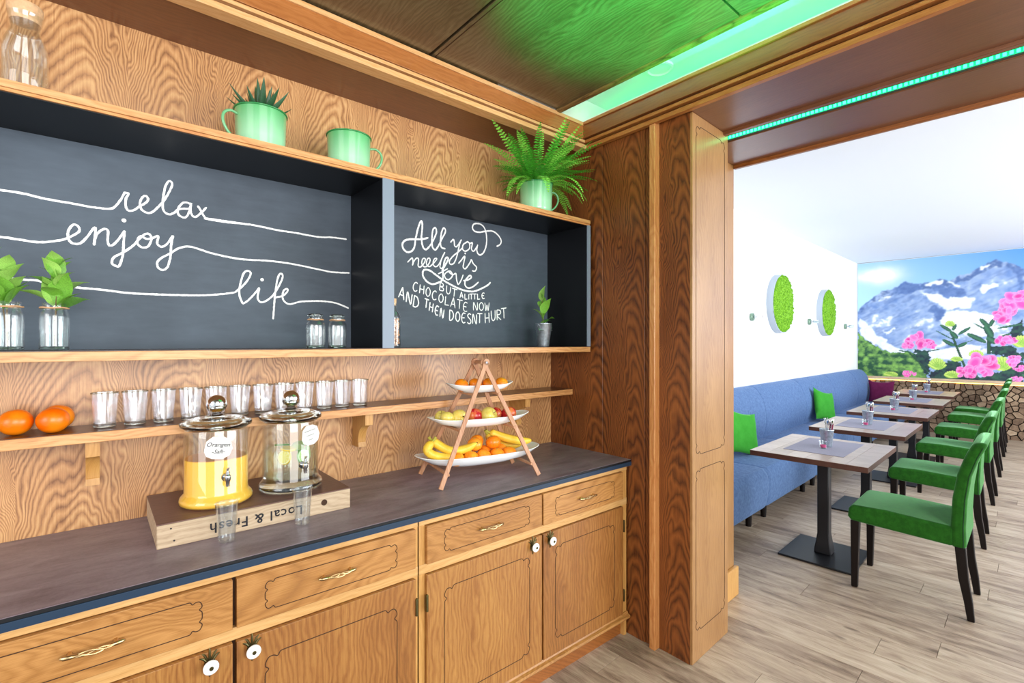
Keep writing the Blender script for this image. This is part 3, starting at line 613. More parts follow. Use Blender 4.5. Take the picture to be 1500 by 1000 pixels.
# ------------------------------------------------------------ stacked firewood under the ledge
lw_ = thing('log_stack', 'low wall of split firewood under the pale ledge', 'firewood', (*BF(10.72, 0), 0), DLT)
def logmat():
    g = NG('split_log_wood'); sp, v = g.sep(); r = g.rnd(); n = g.noise(v, 16, 5, .6); f = g.noise(v, 150, 3, .6)
    s = g.math('ADD', g.math('ADD', g.math('MULTIPLY', n, .5), g.math('MULTIPLY', f, .3)), g.math('MULTIPLY', r, .35))
    g.col(g.ramp(s, [(.3, '#523c2e'), (.5, '#7f6651'), (.72, '#a88e74'), (.95, '#c4ae94')])); g.b.inputs['Roughness'].default_value = .85; g.bump(f, .5, .004); return g.m
M['log'] = logmat()
rl = random.Random(5)
def clip(poly, nx, ny, d):
    o = []
    for i in range(len(poly)):
        a = poly[i]; b_ = poly[(i+1) % len(poly)]; da = nx*a[0]+ny*a[1]-d; db = nx*b_[0]+ny*b_[1]-d
        if da <= 0: o.append(a)
        if da*db < 0: t = da/(da-db); o.append((a[0]+(b_[0]-a[0])*t, a[1]+(b_[1]-a[1])*t))
    return o
seeds = []
tries = 0
while len(seeds) < 560 and tries < 60000:
    tries += 1; p = (rl.uniform(-2.95, 2.2), rl.uniform(.0, .83))
    if all((p[0]-q[0])**2+(p[1]-q[1])**2 > .058**2 for q in seeds[-560:]): seeds.append(p)
seeds.sort(key=lambda p: -p[0])
farl = MB(); nl = 0
for i, p in enumerate(seeds):
    poly = [(p[0]-.16, max(0.001, p[1]-.16)), (p[0]+.16, max(0.001, p[1]-.16)), (p[0]+.16, min(.835, p[1]+.16)), (p[0]-.16, min(.835, p[1]+.16))]
    poly = [(min(2.22, max(-3.0, a)), b_) for a, b_ in poly]
    for q in seeds:
        if q is p: continue
        dx, dy = q[0]-p[0], q[1]-p[1]; L = math.hypot(dx, dy)
        if L > .3: continue
        nx, ny = dx/L, dy/L; w = .0035+.005*rl.random()
        poly = clip(poly, nx, ny, nx*p[0]+ny*p[1]+L/2-w)
        if len(poly) < 3: break
    if len(poly) < 3: continue
    d0 = rl.uniform(-.02, .02)
    m = MB().prism(poly, d0, .11, 'x')
    if nl < 292: m.build('log', M['log'], lw_); nl += 1
    else: farl.add(m.v, m.f)
tag(farl.build('logs_beyond', M['log'], lw_), kind='stuff')
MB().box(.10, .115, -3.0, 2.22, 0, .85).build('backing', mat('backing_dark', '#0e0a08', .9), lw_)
lg = thing('ledge', 'pale wooden ledge between the mural and the firewood', 'ledge', (*BF(10.72, 0), .855), DLT)
MB().box(-.03, .10, -3.0, 2.225, 0, .04).build('board', wood('ledge_wood', '#b08a66', '#d5b490', '#e4caa8', grain='y', across='z', arch=False, rough=.6, contrast=.3), lg, bevel=.004)
wl = thing('led_strip', 'warm yellow light line under the pale ledge above the firewood', 'light strip', (*BF(10.735, 0), .838), DLT)
MB().box(-.01, .01, -2.95, 2.2, .0, .012).build('light_chips', M['led_warm'], wl)
MB().box(-.014, .014, -2.97, 2.21, .012, .017).build('housing', M['ring_white'], wl)
# ------------------------------------------------------------ sideboard cabinets
YF = 1.55
def handle(cx, cz, parent):
    """brass bow handle made of twisted strands"""
    m = MB(); L = .052
    for s in (-1, 1):
        m.tube([(cx+s*L*.8, YF-.016, cz), (cx+s*L*.8, YF-.030, cz)], [.006, .004], 10)
        m.tube([(cx+s*L*1.12, YF-.028, cz), (cx+s*L, YF-.031, cz), (cx+s*L*.75, YF-.034, cz), (cx+s*L*.5, YF-.036, cz)], [.003, .0058, .0052, .003], 10)
    for ph in (0, 2.1, 4.2):
        m.tube([(cx-L*.72+1.44*L*t/12, YF-.036-.004*math.sin(math.pi*t/12)+.0028*math.cos(ph+t*.35), cz+.0045*math.sin(math.pi*t/12)*math.sin(ph+t*.35)*1.3) for t in range(13)], .0019, 6)
    return m.build('handle', M['brass'], parent, smooth=50)
def knob(cx, cz, parent):
    k = MB()
    k.prism([(cx+.014*math.cos(a), cz-.002+.02*math.sin(a)) for a in [i*math.pi/8 for i in range(16)]], YF-.018, YF-.014, 'y')
    for a, L in ((90, .042), (65, .036), (115, .036), (48, .030), (132, .030), (-90, .034)):
        dx, dz = math.cos(R(a)), math.sin(R(a))
        k.tube([(cx+dx*.014, YF-.017, cz+dz*.014), (cx+dx*L*.8, YF-.018, cz+dz*L*.85), (cx+dx*L*1.15, YF-.017, cz+dz*L)], [.003, .0028, .0014], 6)
    k.tube([(cx, YF-.015, cz), (cx, YF-.034, cz)], .006, 12)
    o = k.build('knob', M['bronze'], parent, smooth=40)
    return o
def knob_disc(cx, cz, parent):
    rot = Matrix.Translation((cx, YF-.033, cz)) @ Matrix.Rotation(R(90), 4, 'X')
    a = MB().lathe([(0, 0), (.015, 0), (.0185, .002), (.0185, .006), (.015, .009), (.007, .0105), (0, .0105)], n=32).xf(rot).build('knob_disc', M['porcelain'], parent, smooth=40)
    tag(a, 'round white porcelain knob face')
    rot2 = Matrix.Translation((cx, YF-.043, cz)) @ Matrix.Rotation(R(90), 4, 'X')
    b_ = MB().lathe([(0, .0028), (.0012, .0026), (.0018, .0008), (.0036, .0008), (.0042, .0022), (.005, .0022), (.0056, 0), (0, 0)], n=24).xf(rot2).build('knob_rosette', M['bronze'], parent, smooth=40)
def cabinet(x0, x1, gap, label, left_stile):
    t = thing('sideboard_cabinet', label, 'cabinet', (0, 0, 0), 0, 'oak sideboard cabinets under the worktop')
    m = MB().box(x0+.001, x0+.02, YF, 2.105, .0, .866).box(x1-.02, x1-.001, YF, 2.105, 0, .866).box(x0, x1, 2.09, 2.105, 0, .866).box(x0, x1, YF+.02, 2.1, .10, .12)
    m.build('carcass', M['cab_stile'], t)
    MB().box(x0+.001, x1-.001, YF-.003, YF+.03, .8445, .8665).build('top_rail', M['cab_rail'], t, bevel=.002)
    MB().box(x0+.001, x1-.001, YF-.003, YF+.03, .6695, .7045).build('middle_rail', M['cab_rail'], t, bevel=.002)
    a, b_ = (x0+.001, x0+left_stile), (x1-(.045 if x1 > 1 else .0155), x1-.001)
    MB().box(*a, YF-.001, YF+.03, .095, .8445).build('stile', M['cab_stile'], t, bevel=.0015)
    MB().box(*b_, YF-.001, YF+.03, .095, .8445).build('stile', M['cab_stile'], t, bevel=.0015)
    MB().box(gap-.007, gap+.007, YF+.012, YF+.03, .10, .845).build('centre_stile', M['groove'], t)
    MB().prism([(YF-.022, .092), (YF-.026, .098), (YF-.024, .108), (YF-.012, .112), (YF-.008, .122), (YF+.03, .122), (YF+.03, .092)], x0+.001, x1-.001, 'x').build('base_moulding', M['cab_h'], t, smooth=40)
    MB().box(x0+.001, x1-.001, YF+.022, YF+.04, 0, .093).build('plinth', M['trim_dark'], t)
    for s, (u, v) in enumerate(((a[1]+.001, gap-.005), (gap+.005, b_[0]-.001))):
        d = MB().box(u, v, YF-.016, YF+.02, .706, .843).build('drawer', M['cab_h'], t, bevel=.0015)
        groove(ogee_path(u+.072, v-.072, .730, .815, .0085), YF-.016, .0013).build('carved_line', M['groove'], d, smooth=40)
        handle((u+v)/2, .777, d)
        d = MB().box(u, v, YF-.016, YF+.02, .124, .668).build('door', M['cab_v'], t, bevel=.0015)
        groove(ogee_path(u+.072, v-.072, .185, .600, .013), YF-.016, .0015).build('carved_line', M['groove'], d, smooth=40)
        kx = v-.062 if s == 0 else u+.035
        kx = (v-.055) if s == 0 else (u+.038)
        knob(kx, .636, d); knob_disc(kx, .636, d)
        hx = u-.002 if s == 0 else v+.002
        for hz in (.57, .22): MB().box(hx-.004, hx+.004, YF-.022, YF-.012, hz-.03, hz+.03).build('hinge', M['bronze'], t, bevel=.001)
    return t
cabinet(-.332, .874, .294, 'golden oak sideboard cabinet at the left, cut by the photo edge, under the drink dispensers', .034)
cabinet(.876, 2.084, 1.474, 'golden oak sideboard cabinet beside the dark panelled wall, under the fruit stand', .026)
wt = thing('worktop', 'matt brown laminate worktop with dark blue front edge', 'worktop', (0, 0, 0))
MB().box(-.36, 2.094, 1.530, 2.108, .868, .900).build('slab', M['worktop'], wt)
MB().box(-.36, 2.094, 1.525, 1.530, .870, .890).build('edge_band', M['edge_band'], wt, bevel=.001)
MB().box(-.36, 2.094, 1.526, 1.530, .8903, .899).build('edge_black_line', M['black_lac'], wt, bevel=.001)  # thin black strip of the edge, above the blue band

# ------------------------------------------------------------ chalkboard shelf unit
cs = thing('display_shelf', 'black lined oak wall shelf unit with two chalkboard panels', 'shelf', (0, 0, 0))
X0, X1 = -1.2, 2.07
MB().box(X0, X1, 1.778, 2.108, 1.448, 1.4745).build('bottom_board', M['board_oak'], cs, bevel=.001)
MB().box(X0, X1, 1.778, 2.108, 2.147, 2.167).build('top_board', M['board_oak'], cs, bevel=.001)
MB().box(X0, X1, 1.783, 1.79, 2.1385, 2.1465).build('top_edging', M['trim_oak'], cs)
MB().box(X0, X1, 1.79, 2.108, 2.1365, 2.1465).build('top_lining', M['black_lac'], cs)
MB().box(X0, X1, 1.785, 2.10, 1.475, 1.4765).build('bottom_lining', M['shelf_dark'], cs)
MB().box(.850, .897, 1.782, 2.10, 1.477, 2.136).build('divider', M['black_lac'], cs)
tag(MB().box(.8495, .8975, 1.778, 1.782, 1.477, 2.138).build('divider_edge', M['grey_edge'], cs), 'grey front edge of the divider')
MB().box(2.045, 2.07, 1.782, 2.10, 1.477, 2.136).build('side_panel', M['black_lac'], cs)
tag(MB().box(2.0445, 2.0705, 1.778, 1.782, 1.477, 2.138).build('side_edge', M['grey_edge'], cs), 'grey front edge of the side panel')
ba = MB().box(X0, .849, 2.088, 2.106, 1.477, 2.136).build('chalkboard', M['slate'], cs)
bb = MB().box(.898, 2.044, 2.088, 2.106, 1.477, 2.136).build('chalkboard', M['slate'], cs)
def chalk(strokes, dots, name, parent, k=1.0):
    r = random.Random(2); m = MB()
    for pts, w in strokes:
        P = [(a/1000, b_/1000) for a, b_ in pts]
        if len(P) > 3: P = catmull(P, 5)
        # resample so that the edge of the stroke stays ragged like chalk
        Q = [P[0]]
        for p in P[1:]:
            L = math.hypot(p[0]-Q[-1][0], p[1]-Q[-1][1]); n = max(1, int(L/.004))
            q0 = Q[-1]
            for i in range(1, n+1): Q.append((q0[0]+(p[0]-q0[0])*i/n, q0[1]+(p[1]-q0[1])*i/n))
        w = w/2000*k; vs = []; fs = []
        for i, (x, z) in enumerate(Q):
            a = Q[max(0, i-1)]; b_ = Q[min(len(Q)-1, i+1)]; dx, dz = b_[0]-a[0], b_[1]-a[1]; L = math.hypot(dx, dz) or 1
            nx, nz = -dz/L, dx/L; e = w*(.82+.36*r.random()); f = w*(.82+.36*r.random())
            if i in (0, len(Q)-1): e *= .5; f *= .5
            vs += [(x+nx*e, 2.0874, z+nz*e), (x, 2.0868, z), (x-nx*f, 2.0874, z-nz*f)]
        for i in range(len(Q)-1): fs += [(3*i, 3*i+1, 3*i+4, 3*i+3), (3*i+1, 3*i+2, 3*i+5, 3*i+4)]
        m.add(vs, fs)
    for x, z in dots:
        m.add([(x/1000+.005*k*math.cos(a), 2.087, z/1000+.005*k*math.sin(a)) for a in [i*.785 for i in range(8)]], [tuple(range(8))])
    me = bpy.data.meshes.new(name); me.from_pydata(m.v, [], m.f); me.materials.append(M['chalk'])
    return tag(inst(me, name, parent), 'white handwritten chalk lettering' if name else None)
chalk(CHALK_A, DOTS_A, 'lettering', ba, 1.35)['label'] = 'white handwritten chalk lettering relax enjoy life'
chalk(CHALK_B, DOTS_B, 'lettering', bb, 1.0)['label'] = 'white chalk lettering All you need is love but a little chocolate now and then doesnt hurt'

# ------------------------------------------------------------ wall shelf on brackets
sh = thing('wall_shelf', 'narrow oak shelf on carved brackets holding oranges and drinking glasses', 'shelf', (0, 0, 0))
MB().box(-1.2, 2.092, 1.93, 2.108, 1.200, 1.2305).build('board', M['board_oak'], sh, bevel=.0015)
MB().box(-1.2, 2.092, 1.934, 2.108, 1.2306, 1.232).build('board_top', M['shelf_dark'], sh)
arc = [(2.11-(.055+.052*(1-math.sin(R(a)))), 1.145-.062*(1-math.cos(R(a)))) for a in range(0, 91, 10)]
bp = [(2.108, 1.199), (1.972, 1.199), (1.972, 1.150), (1.99, 1.148)]+[(2.108-.118+.058*math.sin(R(a)), 1.145-.075*(1-math.cos(R(a)))) for a in range(10, 91, 8)]+[(2.046, 1.068), (2.044, 1.047), (2.108, 1.047)]
for bx in (-.024, .864, 1.765):
    MB().prism(bp, bx, bx+.034, 'x').build('bracket', M['cab_stile'], sh, smooth=30)

# ------------------------------------------------------------ oranges and glasses on the wall shelf
def orange_thing(name, label, cat, mesh, loc, group, rot=(0, 0, 0), sc=1):
    o = inst(mesh, name, None, loc, rot, (sc, sc, sc)); return tag(o, label, cat, group)
def citrus_mesh(name, m, r, flat=.94):
    return MB().ball((0, 0, 0), r, 28, 18, (1, 1, flat), lambda d, th, a: 1-.05*math.exp(-(th/.18)**2)).mesh(name, m, 180)
om = citrus_mesh('orange', M['orange'], .0385, .97)
for nm, loc in (('big orange at the left end of the wall shelf, farthest from the glasses', (-.176, 2.005, 1.2695)), ('big orange nearest the row of drinking glasses, in front', (-.096, 1.985, 1.2695)), ('big orange half hidden behind another orange on the wall shelf', (-.088, 2.064, 1.2695))):
    orange_thing('orange', nm, 'orange', om, loc, 'oranges on the wall shelf', (random.random()*.6, random.random()*.6, random.random()*6))
def fluted_glass(name, r0, r1, h, t, n, fl, mt, base=.006):
    prof = [(0, 0), (r0*.9, 0), (r0, .003)]+[(r0+(r1-r0)*k/6, .003+(h-.003)*k/6) for k in range(1, 7)]
    inn = [(r1-t+(r0-r1)*k/6, h-(h-base)*k/6) for k in range(0, 7)]+[(0, base)]
    m = MB().lathe(prof+inn, n=n)
    for i, (x, y, z) in enumerate(m.v):
        k = i % n
        r = math.hypot(x, y)
        if fl and .006 < z < h*.86 and i//n < len(prof): s = 1-fl*(k % 2); m.v[i] = (x*s, y*s, z)
    return m.mesh(name, mt, 20 if fl else 60)
gm = fluted_glass('drinking_glass', .028, .0355, .108, .0022, 40, .03, M['tumbler'])
rimm = MB().lathe([(.0333, .106), (.0345, .1095), (.0360, .108), (.0350, .1055)], n=40, closed=True).mesh('rim', M['thick_glass'], 60)
basem = MB().lathe([(0, 0), (.0265, 0), (.0285, .003), (.0285, .009), (.0255, .011), (0, .010)], n=40).mesh('glass_base', M['thick_glass'], 60)
names = ['first', 'second', 'third', 'fourth', 'fifth', 'sixth', 'seventh', 'eighth', 'ninth', 'tenth', 'eleventh', 'twelfth']
for i in range(12):
    t = thing('drinking_glass', f'{names[i]} drinking glass from the oranges in the row on the wall shelf', 'glass', (.022+.0765*i, 2.022+(.003 if i % 3 else -.002), 1.2322), i*.4, 'drinking glasses on the wall shelf')
    if i == 0: t['label'] = 'leftmost clear drinking glass on the wall shelf, next to the oranges'
    if i == 11: t['label'] = 'rightmost clear drinking glass on the wall shelf, nearest the fruit stand'
    inst(gm, 'body', t); inst(rimm, 'rim', t); inst(basem, 'base', t)

# ------------------------------------------------------------ crate block with lettering, dispensers, cups
ck = thing('crate', 'dark topped wooden crate with upside down lettering, lying under two drink dispensers', 'crate', (0, 0, 0))
CH = .9725
MB().box(.134, .706, 1.742, 2.100, .900, CH-.004).build('body', M['crate'], ck, bevel=.003)
MB().box(.134, .706, 1.742, 2.100, CH-.0035, CH).build('top_board', M['crate_top'], ck, bevel=.001)
MB().tube([(.612, 1.745, .938), (.612, 1.7412, .938)], .0105, 24).build('handle_hole', M['groove'], ck)  # dark disc, the hole's shade is put into its colour
for q in ((.168, .955), (.176, .918)): MB().tube([(q[0], 1.743, q[1]), (q[0], 1.7410, q[1])], .0025, 10).build('nail', M['ink'], ck)
def text(s, size, Mx, mt, name, parent, label=None, shear=0, sx=1.0):
    c = bpy.data.curves.new(name, 'FONT'); c.body = s; c.size = size; c.align_x = 'CENTER'; c.align_y = 'CENTER'; c.shear = shear; c.resolution_u = 2; c.offset = size*.012; c.space_character = sx
    o = bpy.data.objects.new('tmp_text', c); COL.objects.link(o); dg = bpy.context.evaluated_depsgraph_get(); dg.update()
    me = bpy.data.meshes.new_from_object(o.evaluated_get(dg)); bpy.data.objects.remove(o)
    me.transform(Mx); me.materials.clear(); me.materials.append(mt); me.name = name
    p = inst(me, name, parent)
    if label: p['label'] = label
    return p
up = Matrix.Rotation(R(90), 4, 'X')
text('Local & Fresh', .044, Matrix.Translation((.402, 1.7408, .932)) @ up @ Matrix.Rotation(R(180), 4, 'Z'), M['ink'], 'lettering', ck, 'upside down black lettering Local & Fresh', sx=1.12)
text('fruit box', .013, Matrix.Translation((.345, 1.7408, .918)) @ up @ Matrix.Rotation(R(180), 4, 'Z'), M['ink'], 'lettering', ck, 'small upside down black lettering') if False else None

def dispenser(x, y, label, juice):
    t = thing('drink_dispenser', label, 'drink dispenser', (x, y, CH), 0, 'lidded glass drink dispensers on the crate')
    body = [(0, .001), (.098, .001), (.106, .008), (.107, .018), (.103, .028), (.095, .036), (.0925, .044), (.0925, .235), (.088, .250)]
    MB().lathe(body+[(.0865, .250), (.0895, .234), (.0895, .06), (.085, .048), (0, .046)], n=56).build('jar', M['glass'], t, smooth=60)
    if juice:
        MB().lathe([(0, .003), (.096, .003), (.1045, .009), (.1055, .018), (.1015, .0275), (.0935, .0355), (.0912, .0445), (.0912, .150), (0, .150)], n=56).build('juice', M['juice'], t, smooth=60)
        MB().lathe([(0, .1503), (.089, .1503), (.089, .1511), (0, .1511)], n=48).build('juice_surface', M['juice_top'], t)
    else:
        MB().lathe([(0, .003), (.098, .003), (.105, .010), (.105, .018), (.097, .032), (.088, .042), (.06, .045), (0, .040)], n=56).build('foot', M['thick_glass'], t, smooth=60)
        MB().lathe([(0, .0465), (.084, .0485), (.089, .062), (.089, .148), (0, .148)], n=56).build('water', M['water'], t, smooth=50)
    MB().lathe([(0, .262), (.06, .262), (.088, .252), (.090, .244), (.096, .250), (.1035, .254), (.1045, .262), (.099, .270), (.088, .273), (.07, .279), (.045, .283), (.022, .286), (.0145, .290), (.013, .296), (0, .296)], n=56).build('lid', M['thick_glass'], t, smooth=60)
    MB().ball((0, 0, .322), .0305, 32, 20).build('lid_knob', M['steel'] if False else mat('mirrored_glass_knob', '#dfe3e4', .05, 1), t, smooth=180)
    # tap
    d = Vector((.10, -.995, 0)).normalized() if juice else Vector((.13, -.99, 0)).normalized()
    b_ = d*.0925; tz = .098
    q = MB().tube([b_*.98+Vector((0, 0, tz)), b_*1.06+Vector((0, 0, tz))], .013, 20).tube([b_*1.05+Vector((0, 0, tz)), b_*1.22+Vector((0, 0, tz))], .006, 12)
    c0 = b_*1.24
    q.lathe([(0, -.026), (.0055, -.026), (.0062, -.010), (.0085, -.006), (.0095, .006), (.0080, .010), (.0060, .012), (.0055, .022), (0, .022)], (c0.x, c0.y, tz), 20)
    tp = q.build('tap', M['steel'], t, smooth=40)
    MB().tube([(c0.x, c0.y, tz+.021), (c0.x, c0.y, tz+.030), (c0.x+.004, c0.y-.010, tz+.034)], [.0035, .004, .0028], 10).build('tap_lever', M['steel'], tp, smooth=40)
    # hanging card
    ang = R(-97) if juice else R(-66)
    rd = Vector((math.cos(ang), math.sin(ang), 0)); side = Vector((-rd.y, rd.x, 0)); cz = .196 if juice else .200
    out = [(a*.6, b2*1.2) for a, b2 in ((-.064, -.007), (-.052, .018), (-.022, .029), (.024, .027), (.056, .018), (.066, -.006), (.052, -.024), (.018, -.032), (-.028, -.029), (-.055, -.021))]
    tilt = R(0) if juice else R(8)
    def PT(u, v, off): 
        u2 = u*math.cos(tilt)-v*math.sin(tilt); v2 = u*math.sin(tilt)+v*math.cos(tilt)
        p = rd*(.0975+off)+side*u2; return (p.x, p.y, cz+v2)
    n = len(out)
    tg = MB().add([PT(a, b2, 0) for a, b2 in out]+[PT(a, b2, .0008) for a, b2 in out], [tuple(range(n)), tuple(range(n, 2*n))[::-1]]+[(i, (i+1) % n, n+(i+1) % n, n+i) for i in range(n)])
    tgo = tag(tg.build('card', M['paper'], t), 'white card with handwriting hung round the jar')
    MB().tube([(.0885*math.cos(k*2*math.pi/48), .0885*math.sin(k*2*math.pi/48), .243-.002*math.cos(k*2*math.pi/48-ang)) for k in range(48)], .0007, 5, closed=True).build('string', M['twine'], t)
    ms = MB()
    if juice:
        Mx = Matrix(((side.x, 0, rd.x, rd.x*.0986), (side.y, 0, rd.y, rd.y*.0986), (0, 1, 0, cz+.008), (0, 0, 0, 1)))
        text('Orangen', .0185, Mx @ Matrix.Rotation(R(-6), 4, 'Z'), M['ink'], 'writing', tgo, shear=.3)
        Mx = Mx.copy(); Mx[2][3] = cz-.014
        text('-Saft-', .0175, Mx @ Matrix.Rotation(R(-4), 4, 'Z'), M['ink'], 'writing', tgo, shear=.3)
    else:
        r = random.Random(4)
        for row, (z0, w) in enumerate(((.014, .050), (-.002, .038), (-.018, .020))):
            P = []
            for k in range(int(w/.0016)):
                u = -w/2+k*.0016; P.append(PT(u, z0+.0022*math.sin(k*1.9+row)+.001*r.random(), .0011))
            ms.tube(P, .0005, 4)
        ms.build('writing', M['ink'], tgo)
    return t
d1 = dispenser(.307, 1.880, 'glass drink dispenser filled with orange juice, its card hanging in front', True)
d2 = dispenser(.542, 1.884, 'glass drink dispenser with water and citrus slices, nearer the fruit stand', False)
# citrus slices in the water dispenser (each one of its own)
def slice_mesh(rind, name):
    m = MB().lathe([(.0, -.003), (.024, -.003), (.0262, -.001), (.0262, .001), (.024, .003), (0, .003)], n=30); return m.mesh(name, rind, 40)
M['lime_rind'] = mat('lime_rind', '#5d9a2c', .4); M['lemon_rind'] = mat('lemon_rind', '#efcb20', .4)
def fleshmat(name, c, pith):
    g = NG(name); sp, v = g.sep(); a = g.math('ARCTAN2', sp[1], sp[0]); w = g.math('ABSOLUTE', g.math('SINE', g.math('MULTIPLY', a, 4.5)))
    r = g.math('SQRT', g.math('ADD', g.math('MULTIPLY', sp[0], sp[0]), g.math('MULTIPLY', sp[1], sp[1])))
    f = g.math('MULTIPLY', g.math('GREATER_THAN', w, .16), g.math('LESS_THAN', r, .0208)); g.col(g.mix(f, pith, c)); g.b.inputs['Roughness'].default_value = .3; return g.m
M['lime_flesh'] = fleshmat('lime_flesh', '#b4d67c', '#eef6dc'); M['lemon_flesh'] = fleshmat('lemon_flesh', '#f3e27a', '#fdf8dc')
lr, er = slice_mesh(M['lime_rind'], 'rind'), slice_mesh(M['lemon_rind'], 'rind')
lf = MB().lathe([(0, -.0034), (.0232, -.0034), (.0232, .0034), (0, .0034)], n=30).mesh('flesh', M['lime_flesh'], 30)
ef = MB().lathe([(0, -.0034), (.0232, -.0034), (.0232, .0034), (0, .0034)], n=30).mesh('flesh', M['lemon_flesh'], 30)
def cslice(kind, ang, rad, z, rot, label):
    a = R(ang); x = .542+rad*math.cos(a); y = 1.884+rad*math.sin(a)
    t = thing('lime_slice' if kind == 'l' else 'lemon_slice', label, 'citrus slice', (x, y, CH+z), 0, 'citrus slices in the water dispenser'); t.rotation_euler = rot
    inst(lr if kind == 'l' else er, 'rind', t); inst(lf if kind == 'l' else ef, 'flesh', t)
cslice('l', -62, .058, .118, (R(78), 0, R(22)), 'upright green lime slice facing the room inside the water dispenser')
cslice('l', -22, .058, .126, (R(82), 0, R(62)), 'lime slice standing edgewise at the right inside the water dispenser')
cslice('e', -128, .055, .122, (R(80), 0, R(-50)), 'lemon slice hanging edge on, half yellow rind, in the water dispenser')
cslice('e', -118, .045, .150, (R(10), R(6), 0), 'lemon slice floating flat at the front left of the water surface')
cslice('l', 30, .045, .150, (R(8), R(-6), 0), 'lime slice floating flat at the back right of the water surface')
cslice('l', 110, .05, .149, (R(-10), R(5), 0), 'lime slice floating flat at the back left of the water surface')
cslice('l', -50, .030, .145, (R(16), R(10), 0), 'lime slice floating flat in the middle of the water surface')
cm = fluted_glass('plastic_cup', .0225, .031, .115, .0012, 48, .008, M['cup_plastic'])
for x, y, lb in ((.302, 1.690, 'clear plastic cup standing before the orange juice dispenser'), (.522, 1.690, 'clear plastic cup standing before the water dispenser')):
    t = thing('plastic_cup', lb, 'cup', (x, y, .9005), 0, 'plastic cups on the worktop')
    inst(cm, 'body', t)
    MB().lathe([(.0295, .113), (.0315, .1165), (.0325, .115), (.0315, .1125)], n=48, closed=True).build('rim', M['cup_plastic'], t, smooth=60)

# ------------------------------------------------------------ fruit stand
FR = R(-12.2); FC = (1.322, 1.785)
st = thing('fruit_stand', 'three tier folding wooden stand holding white plates of fruit', 'stand', (*FC, .903), FR)
def leg(s, v0, v1, n):
    """flat board from foot to apex"""
    a = Vector((s*.235, v0, .0)); b_ = Vector((-s*.004, v1, .508)); d = (b_-a).normalized(); w = Vector((1, 0, 0)); w = (w-d*w.dot(d)).normalized(); nrm = d.cross(w).normalized()
    off = nrm*(.0055*(1 if (s > 0) == (v0 < 0) else -1))
    m = MB(); vs = []
    for p, h in ((a, .0095), (b_-d*.03, .0095), (b_, .014)):
        for q in (-1, 1):
            for r in (-1, 1): vs.append(p+off+w*(q*h)+nrm*(r*.0045))
    m.add(vs, [(0, 1, 3, 2), (0, 4, 5, 1), (1, 5, 7, 3), (3, 7, 6, 2), (2, 6, 4, 0), (4, 8, 9, 5), (5, 9, 11, 7), (7, 11, 10, 6), (6, 10, 8, 4), (8, 10, 11, 9)])
    m.tube([b_+off-nrm*.0045, b_+off+nrm*.0045], .0155, 20)
    return m.build('leg', M['stand_wood'], st, bevel=.001)
for s in (1, -1):
    leg(s, -.13, -.055, 0); leg(s, .13, .055, 0)
MB().tube([(0, -.066, .508), (0, .066, .508)], .0075, 16).build('dowel', M['stand_wood'], st, smooth=60)
for s in (-1, 1):
    MB().tube([(0, s*.068, .508), (0, s*.074, .508)], .005, 12).build('bolt', M['steel'], st, smooth=50)
tiers = [(.055, .30, .098, .046), (.222, .245, .082, .038), (.372, .16, .066, .032)]
for z, L, Wd, h in tiers:
    k = 1-z/.508
    for s in (-1, 1):
        MB().box(s*.222*k-.006, s*.222*k+.006, -.13+.075*z/.508-.004, .13-.075*z/.508+.004, z-.008, z+.002).build('cross_bar', M['stand_wood'], st, bevel=.001)
def stw(u, v, z): return (FC[0]+u*math.cos(FR)-v*math.sin(FR), FC[1]+u*math.sin(FR)+v*math.cos(FR), .9+z)
for (z, L, Wd, h), lb in zip(tiers, ('long white oval plate on the bottom tier under bananas and mandarins', 'white oval plate on the middle tier under the apples', 'small white oval plate on the top tier under mandarins')):
    m = MB(); vs = []; fs = []; NU, = (48,)
    rings = [(0, .0), (.50, .0), (.56, .004), (.80, .35*h), (.93, .75*h), (1.0, h), (.985, h+.002), (.91, .80*h), (.77, .42*h), (.52, .008), (0, .008)]
    for q, zz in rings:
        for i in range(NU):
            a = 2*math.pi*i/NU; ca, sa = math.cos(a), math.sin(a)
            ex = 2.6
            u = math.copysign(abs(ca)**(2/ex), ca); v = math.copysign(abs(sa)**(2/ex), sa)
            tip = 1+.0*abs(ca)
            vs.append((u*L*q*tip, v*Wd*q, zz+(abs(ca)**4)*.012*q*q*(1 if zz > .001 else 0)))
    for i in range(len(rings)-1):
        for k in range(NU): fs.append((i*NU+k, i*NU+(k+1) % NU, (i+1)*NU+(k+1) % NU, (i+1)*NU+k))
    m.add(vs, fs)
    o = m.build('plate', mat('white_china', '#f4f6f8', .12, coat=.5), None, smooth=50); o.location = stw(0, 0, z+.0052); o.rotation_euler = (0, 0, FR)
    tag(o, lb, 'plate', 'white plates on the fruit stand')
mm = citrus_mesh('mandarin', M['mandarin'], .0305, .86)
navel = MB().lathe([(0, .0008), (.003, .0005), (.0042, -.001), (0, -.002)], n=10).mesh('stalk', M['banana_tip'], 30)
def mand(u, v, z, lb, grp, sc=1.0):
    t = thing('mandarin', lb, 'mandarin', stw(u, v, z), random.random()*6, grp); t.rotation_euler = (random.uniform(-.5, .5), random.uniform(-.5, .5), random.random()*6); t.scale = (sc, sc, sc)
    inst(mm, 'fruit', t); inst(navel, 'stalk', t, (0, 0, .0257))
zt_ = .372+.0025+.008+.0275
for u, lb in ((-.088, 'mandarin at the left end of the top plate'), (-.020, 'second mandarin from the left on the top plate'), (.046, 'third mandarin from the left on the top plate'), (.110, 'mandarin at the right end of the top plate')):
    mand(u, .0 if u in (-.088, .110) else .004, zt_, lb, 'mandarins on the top plate', 1.02)
zb = .055+.0025+.008+.030
